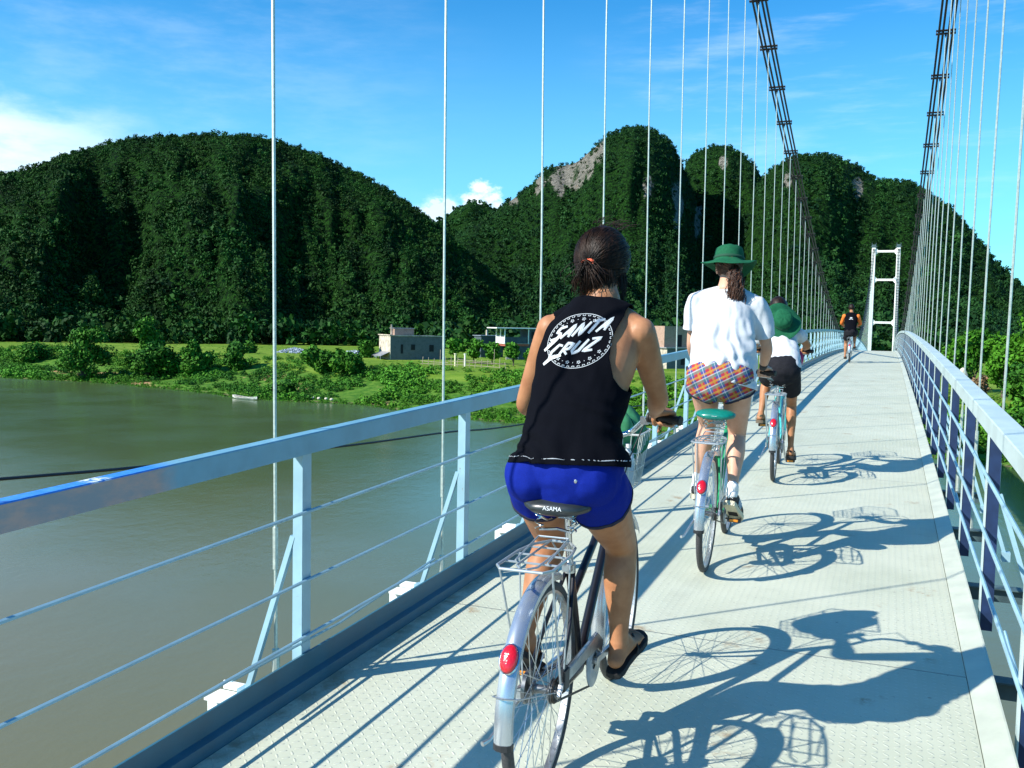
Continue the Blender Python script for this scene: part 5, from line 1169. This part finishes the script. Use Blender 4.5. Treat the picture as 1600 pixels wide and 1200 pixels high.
# --- shoes
def shoe(root, heel, ball, toe, s, kind='sneaker', sock=True):
    heel, ball, toe = (Vector(p) for p in (heel, ball, toe)); d = (ball-heel).normalized(); sd_ = d.cross(Vector((0, 0, 1))).normalized(); upv = sd_.cross(d); L = (toe-heel).length/.21
    W = [(-.034, .014), (-.026, .030), (0, .037), (.05, .036), (.10, .041), (.14, .048), (.18, .047), (.21, .036), (.226, .016)]
    mb = MB(); V = []
    for lvl, q in ((-.024, .95), (-.020, 1), (.002, 1), (.005, .93)):
        for t_, w_ in W: V.append(heel+d*(t_*L)+sd_*w_*q+upv*(lvl))
        for t_, w_ in W[::-1]: V.append(heel+d*(t_*L)-sd_*w_*q+upv*(lvl))
    n = 2*len(W); F = [(l*n+i, l*n+(i+1) % n, (l+1)*n+(i+1) % n, (l+1)*n+i) for l in range(3) for i in range(n)]+[tuple(range(n))[::-1], tuple(3*n+i for i in range(n))]
    if kind == 'sneaker':
        up_ = MB(); rows = [(*(heel+d*-.012*L+upv*.030), .030, .030), (*(heel+d*.03*L+upv*.040), .036, .040), (*(heel+d*.09*L+upv*.036), .037, .036), (*(heel+d*.15*L+upv*.024), .043, .025), (*(heel+d*.195*L+upv*.016), .038, .017)]
        up_.loft(rows, 20, tuple(sd_), 5, 2.3); sh = up_.build('shoe', M_SHOE, root, smooth='all'); mb.add(V, F).build('sole', M_SOLE, sh, smooth=True)
        st = MB()
        for q in (-1, 1):
            for i in range(3): st.tube([heel+d*(.03+.028*i)*L+sd_*q*.0405+upv*.006, heel+d*(.045+.028*i)*L+sd_*q*.036+upv*.052], .0035, 5)
        st.tube([heel+d*(-.030)*L+sd_*.012+upv*.02, heel+d*(-.040)*L+upv*.03, heel+d*(-.030)*L-sd_*.012+upv*.02], .006, 6); st.build('stripe', M_WHITE, sh)
        tr = MB(); tr.box(tuple(heel+d*.09*L-upv*.0255), (.03, .03, .002), Matrix((sd_, d, upv)).transposed()); tr.box(tuple(heel+d*.10*L-upv*.0258), (.055, .05, .003), Matrix((sd_, d, upv)).transposed()); tr.build('tread', M_FLIP, sh)
    else:
        m_ = M_TAN if kind == 'tan' else M_SHOE; sh = mb.add(V, F).build('sandal', M_FLIP if kind != 'tan' else mat('brown_sandal_sole', (.12, .09, .06), .8), root, smooth=True); st = MB()
        for t_ in (.045, .115, .165):
            h_ = .060 if t_ < .1 else .042 if t_ < .15 else .030; pts = [heel+d*t_*L+sd_*q*.040+upv*z for q, z in ((-1, 0), (-1.02, h_*.6), (-.5, h_), (.5, h_), (1.02, h_*.6), (1, 0))]; st.tube([tuple(p) for p in cat(pts, 4)], .0075, 8, side=tuple(d), flat=.35)
        st.tube([tuple(p) for p in cat([heel+d*.06*L+sd_*.035+upv*.05, heel-d*.033*L+upv*.045, heel+d*.06*L-sd_*.035+upv*.05], 6)], .008, 8, side=tuple(upv), flat=.35); st.build('strap', m_, sh, smooth=True)
def sock(root, an, heel): MB().loft([(*(Vector(an)+Vector((0, 0, .035))), .037, .040), (*Vector(an), .036, .040), (*(Vector(heel)+Vector((0, .012, .045))), .033, .034)], 18, (1, 0, 0), 4).build('sock', M_SOCK, root, smooth='all')

# --- rider 2: white T-shirt, plaid shorts, green hat, standing on the pedals
J2 = dict(k=.98, legk=1.1, voxel=.0065, skin=M_SKIN2, bare=False, calf=1.05,
    torso=[(.0, .235, 1.06, .150, .115), (.0, .245, 1.11, .172, .125), (-.004, .30, 1.17, .145, .108), (-.010, .36, 1.28, .138, .098), (-.014, .42, 1.40, .155, .104), (-.016, .465, 1.50, .155, .095), (-.018, .50, 1.585, .11, .070)],
    neck=(-.020, .520, 1.635), head=(-.024, .585, 1.770), yaw=R(14), tilt=R(-3), pitch=R(-4), hk=.98,
    shR=(.160, .480, 1.545), elR=(.238, .545, 1.285), wrR=(.205, .735, 1.152), shL=(-.188, .490, 1.560), elL=(-.218, .530, 1.290), wrL=(-.215, .735, 1.152),
    hipR=(.094, .270, 1.09), knR=(.095, .470, .745), anR=(.108, .225, .430), heelR=(.108, .180, .372), ballR=(.125, .285, .300), toeR=(.132, .335, .262),
    hipL=(-.094, .270, 1.09), knL=(-.100, .560, .795), anL=(-.135, .520, .430), heelL=(-.138, .475, .350), ballL=(-.132, .600, .340), toeL=(-.135, .655, .340))
p2, body2, me2, P2, rot2 = person(b2, 'cyclist in loose white T-shirt, plaid shorts and green brimmed hat, standing on the pedals', J2)
shorts(p2, me2, J2, M_PLAID, lambda V: 1.25-V[:, 2], .15, .15, .012, .010, M_NAVY, 2, .006)
def fold2(V): return vnoise(V, 6, .022, 5, (1.6, 1, .45))+ring_ridge(V, (0, .2, 1.1), (.9, 0, .35), .0065, 70, .14, 4)*np.clip((1.5-V[:, 2])/.3, 0, 1)+ring_ridge(V, (0, .2, 1.1), (-.35, 0, 1), .006, 75, .08, 8)*np.clip((1.32-V[:, 2])/.15, 0, 1)
sl = lambda sh, el, q=.62, r0=.063, r1=.072: [(*Vector(sh), r0, r0), (*Vector(sh).lerp(Vector(el), .35), r1*.95, r1*.9), (*Vector(sh).lerp(Vector(el), q+.12), r1, r1*.92)]
tee(p2, J2, M_TEE, [(.0, .27, 1.00, .192, .165), (.002, .28, 1.07, .200, .165), (.0, .30, 1.17, .192, .148), (-.008, .36, 1.28, .182, .132), (-.012, .415, 1.40, .180, .126), (-.016, .46, 1.50, .170, .112), (-.018, .49, 1.57, .12, .082)],
    [sl(J2['shR'], J2['elR'], .66), sl(J2['shL'], J2['elL'], .60)], .009, lambda V: V[:, 2]-(1.075-.20*V[:, 0]-.15*(V[:, 1]-.3)), lambda V: np.linalg.norm(V-np.array([-.02, .53, 1.660]), axis=1)-.062, lambda V: np.maximum(fold2(V), -.006)+.004, 2, [(J2['shR'], J2['elR'], .74), (J2['shL'], J2['elL'], .66)])
h2_ = hair_cap('hair', P2, rot2, None, M_HAIR2, p2, .98, (.084, .104, .100), lambda l: np.where(l[:, 1] > -.01, -.01, -.070), 7)
rs = []; pt = P2(.025, -.115, -.03)
for i in range(500):
    s_ = P2(rnd.uniform(-.08, .08), -.02-rnd.uniform(0, .09), rnd.uniform(-.06, .06)); l_ = rot2.transposed() @ (s_-P2(0, -.012, .024)); l_ = l_*(1.02/max(.2, math.sqrt((l_.x/.086)**2+(l_.y/.106)**2+(l_.z/.102)**2))); s_ = P2(l_.x, l_.y-.012, l_.z+.024); rs.append([s_, s_.lerp(pt, .5)+Vector((0, -.012, 0)), pt])
for i in range(1000):
    ph = rnd.uniform(0, 6.28); wv_ = rnd.uniform(.006, .014); b_ = Vector((rnd.gauss(0, .012), rnd.gauss(-.012, .010), rnd.gauss(0, .012))); ln = rnd.uniform(.14, .34); pts = [pt+b_*.3+Vector((0, .01, .03))]
    for q in range(1, 10): u_ = q/9; pts.append(pt+b_*(1+.5*math.sin(u_*2.6))+Vector((wv_*math.sin(u_*16+ph)+.030*u_, -.012-.045*math.sin(u_*2.2)+wv_*math.cos(u_*16+ph)+.01*u_, -ln*u_)))
    rs.append(pts)
strands('ponytail', rs, M_HAIR2, h2_, .0022)
ht2 = floppy_hat(p2, P2(0, -.012, .040), 1.0, rot2 @ Matrix.Rotation(R(-6), 3, 'X') @ Matrix.Rotation(R(5), 3, 'Y'), .168, .6, .012)
MB().tube([P2(-.07, .0, .03), P2(-.062, -.02, -.05), P2(-.03, -.03, -.115), P2(0, -.02, -.13)], .0018, 5).build('chin_cord', M_BLACK, ht2, smooth=True)
MB().tube([tuple(p) for p in cat([P2(-.05, .0, -.125), P2(-.045, -.05, -.135), P2(0, -.075, -.145), P2(.045, -.05, -.135), P2(.05, 0, -.125)], 5)], .004, 6).build('neck_cord', mat('dark_purple_cord', (.03, .015, .06), .6), p2, smooth=True)
MB().loft([(*Vector(J2['wrR']).lerp(Vector(J2['elR']), .06), .029, .024), (*Vector(J2['wrR']).lerp(Vector(J2['elR']), .22), .032, .027)], 16, (0, 1, .3), 3).build('wrist_band', M_SHOE, p2, smooth='all')
for n, s in (('R', 1), ('L', -1)): shoe(p2, J2['heel'+n], J2['ball'+n], J2['toe'+n], s); sock(p2, J2['an'+n], J2['heel'+n])

# --- rider 3: white top, black shorts, hat hanging on the back, sandals
J3 = dict(k=.92, voxel=.008, skin=M_SKIN1, bare=True,
    torso=[(.022, .165, .935, .135, .110), (.030, .165, .975, .152, .118), (.040, .21, 1.03, .135, .098), (.020, .29, 1.12, .130, .092), (.0, .37, 1.20, .142, .094), (-.008, .425, 1.27, .140, .086), (-.016, .46, 1.33, .10, .062)],
    neck=(-.020, .49, 1.375), head=(-.036, .57, 1.500), yaw=R(5), tilt=R(-4), pitch=R(-12), hk=.95,
    shR=(.150, .435, 1.285), elR=(.232, .610, 1.180), wrR=(.208, .740, 1.145), shL=(-.168, .430, 1.255), elL=(-.262, .560, 1.165), wrL=(-.218, .735, 1.150),
    hipR=(.095, .18, .935), knR=(.115, .515, .640), anR=(.125, .430, .245), heelR=(.128, .400, .170), ballR=(.128, .500, .152), toeR=(.130, .555, .150),
    hipL=(-.060, .18, .935), knL=(-.110, .50, .850), anL=(-.145, .370, .550), heelL=(-.148, .320, .490), ballL=(-.140, .420, .480), toeL=(-.140, .475, .480))
p3, body3, me3, P3, rot3 = person(b3, 'smaller cyclist in white top and black shorts, green hat hanging on the back', J3)
shorts(p3, me3, J3, M_BSHORT, lambda V: 1.09-V[:, 2], .52, .44, .014, .016, None, 3, .006)
tee(p3, J3, M_TEE, [(.028, .18, .955, .168, .132), (.034, .20, 1.02, .158, .120), (.022, .29, 1.12, .148, .108), (.0, .37, 1.20, .152, .108), (-.008, .42, 1.27, .146, .094), (-.016, .45, 1.31, .11, .072)],
    [sl(J3['shR'], J3['elR'], .3, .055, .058), sl(J3['shL'], J3['elL'], .3, .055, .058)], .010, lambda V: V[:, 2]-(.985+.25*(V[:, 1]-.2)*-.3), lambda V: np.linalg.norm(V-np.array([-.02, .49, 1.385]), axis=1)-.062,
    lambda V: vnoise(V, 7, .008, 15, (1.3, 1, .5))+ring_ridge(V, (0, .2, 1.1), (.9, 0, .5), .003, 70, .1, 4), 3, [(J3['shR'], J3['elR'], .26), (J3['shL'], J3['elL'], .24)])
h3_ = hair_cap('hair', P3, rot3, None, M_HAIR1, p3, .95, (.086, .106, .102), lambda l: np.where(l[:, 1] > -.01, -.01, -.085), 9)
rs = []
for i in range(420):
    b_ = Vector((rnd.gauss(0, .03), rnd.gauss(0, .012), 0)); ln = rnd.uniform(.20, .31); ph = rnd.uniform(0, 6.28); s_ = P3(-.02, -.09, -.05)
    rs.append([s_+b_+Vector((.010*math.sin(q*1.4+ph)-.012*q/7, -.02-.09*q/7, -ln*q/7)) for q in range(8)])
strands('ponytail', rs, M_HAIR2, h3_, .0028)
floppy_hat(p3, (.012, .325, 1.395), .95, Matrix.Rotation(R(10), 3, 'Z') @ Matrix.Rotation(R(62), 3, 'X'), .178, 1.5, .0)
shoe(p3, J3['heelR'], J3['ballR'], J3['toeR'], 1, 'dark'); shoe(p3, J3['heelL'], J3['ballL'], J3['toeL'], -1, 'tan')  # one tan pair; shade on the right sandal is put into its dark colour
MB().loft([(.150, .60, 1.11, .030, .030), (.165, .56, 1.06, .042, .038), (.16, .53, 1.00, .03, .03)], 14, (1, 0, 0), 3).build('bumbag', mat('red_purple_bag', (.40, .02, .10), .7), p3, smooth='all')

# --- rider 4, far ahead: black vest with orange sleeves
J4 = dict(J1); J4.update(voxel=.012, skin=M_SKIN1, bare=False, point=False, k=1.02, armk=1.1,
    torso=[(.0, .150, .915, .150, .120), (.0, .155, .975, .175, .130), (.0, .20, 1.06, .160, .115), (.0, .26, 1.16, .160, .11), (.0, .32, 1.26, .170, .11), (.0, .37, 1.36, .178, .11), (.0, .40, 1.44, .165, .098), (.0, .43, 1.50, .11, .070)], neck=(0, .45, 1.555), head=(-.01, .53, 1.69), yaw=R(12), tilt=0,
    shR=(.195, .395, 1.44), elR=(.275, .52, 1.22), shL=(-.195, .395, 1.44), elL=(-.275, .52, 1.22),
    knR=(.12, .52, .86), anR=(.13, .40, .54), heelR=(.13, .36, .47), ballR=(.13, .46, .46), toeR=(.13, .52, .46), knL=(-.12, .47, .60), anL=(-.13, .43, .22), heelL=(-.13, .40, .15), ballL=(-.13, .50, .13), toeL=(-.13, .56, .13))
p4, body4, me4, P4, rot4 = person(b4, 'farthest cyclist in a black vest with orange sleeves near the bridge crest', J4)
shorts(p4, me4, J4, M_BSHORT, lambda V: 1.03-V[:, 2], .62, .62, .014, .016, None, 3, .006)
rows4 = [(a, b, c, d*1.10, e*1.14) for a, b, c, d, e in J4['torso'][1:]]
tee(p4, J4, M_BLACKCL, rows4, [sl(J4['shR'], J4['elR'], .1, .05, .05), sl(J4['shL'], J4['elL'], .1, .05, .05)], .014, lambda V: V[:, 2]-.99, lambda V: np.linalg.norm(V-np.array([0, .46, 1.57]), axis=1)-.065, lambda V: vnoise(V, 7, .006, 15), 4, [])
M_OR = mat('orange_sleeve_cloth', (.75, .17, .02), .8)
for n in 'RL':
    sh_, el_, wr_ = Vector(J4['sh'+n]), Vector(J4['el'+n]), Vector(J4['wr'+n]); MB().loft([(*sh_, .072, .072), (*sh_.lerp(el_, .5), .060, .060), (*el_, .052, .052), (*el_.lerp(wr_, .5), .044, .044)], 16, (0, 1, .3), 4).build('sleeve', M_OR, p4, smooth='all')
w4 = MB(); w4.box((0, .225, 1.34), (.12, .012, .035)).box((0, .235, 1.385), (.07, .012, .05)).box((0, .205, 1.275), (.13, .012, .028)).build('back_print', M_TEE, p4, bevel=.006)
MB().box((0, .072, 1.0), (.26, .012, .028)).build('waist_stripe', M_TEE, p4)
hair_cap('hair', P4, rot4, None, M_HAIR1, p4, 1.05, (.086, .106, .104), lambda l: np.where(l[:, 1] > -.01, -.0, -.080), 9)
for n, s in (('R', 1), ('L', -1)): shoe(p4, J4['heel'+n], J4['ball'+n], J4['toe'+n], s, 'dark')

# --- things in the front basket of the nearest bicycle
def in_bike1(x, y, z): return b1.matrix_basis @ Vector((x, y, z))
hb_ = thing('hat', in_bike1(-.06, 1.12, .99), 'green cloth hat lying in the wire basket of the nearest bicycle', 'hat')
floppy_hat(hb_, (-.01, .03, .015), 1.05, Matrix.Rotation(R(8), 3, 'Z') @ Matrix.Rotation(R(55), 3, 'X'), .135, 2.2, .0, 'crown', mat('faded_green_hat_cloth', (.035, .22, .09), .85, fn=noisy((.035, .22, .09), .12, 60)))
mb = MB(); mb.ball((0, 0, 0), (.10, .095, .085), 20, 14); mb.v = [tuple(Vector(v)*(1+.25*noise.noise(Vector(v)*14))) for v in mb.v]
tag(mb.build('bag', mat('dark_green_bag_cloth', (.006, .045, .022), .85, fn=noisy((.006, .045, .022), .4, 40)), None, smooth='all', loc=in_bike1(-.045, 1.14, .89)), 'dark green bag under the hat in the nearest wire basket', 'bag')
wb = thing('water_bottle', in_bike1(.018, 1.075, .81), 'small clear water bottle at the bottom of the nearest wire basket', 'bottle')
MB().lathe([(0, 0), (.028, 0), (.031, .01), (.031, .10), (.026, .125), (.012, .145), (.012, .155), (0, .155)], 18).build('bottle_body', mat('clear_blue_plastic', (.45, .55, .62), .12, spec=.8), wb, smooth=True)
MB().lathe([(0, .155), (.014, .155), (.014, .172), (0, .172)], 14).build('cap', M_WHITE, wb, smooth=True)
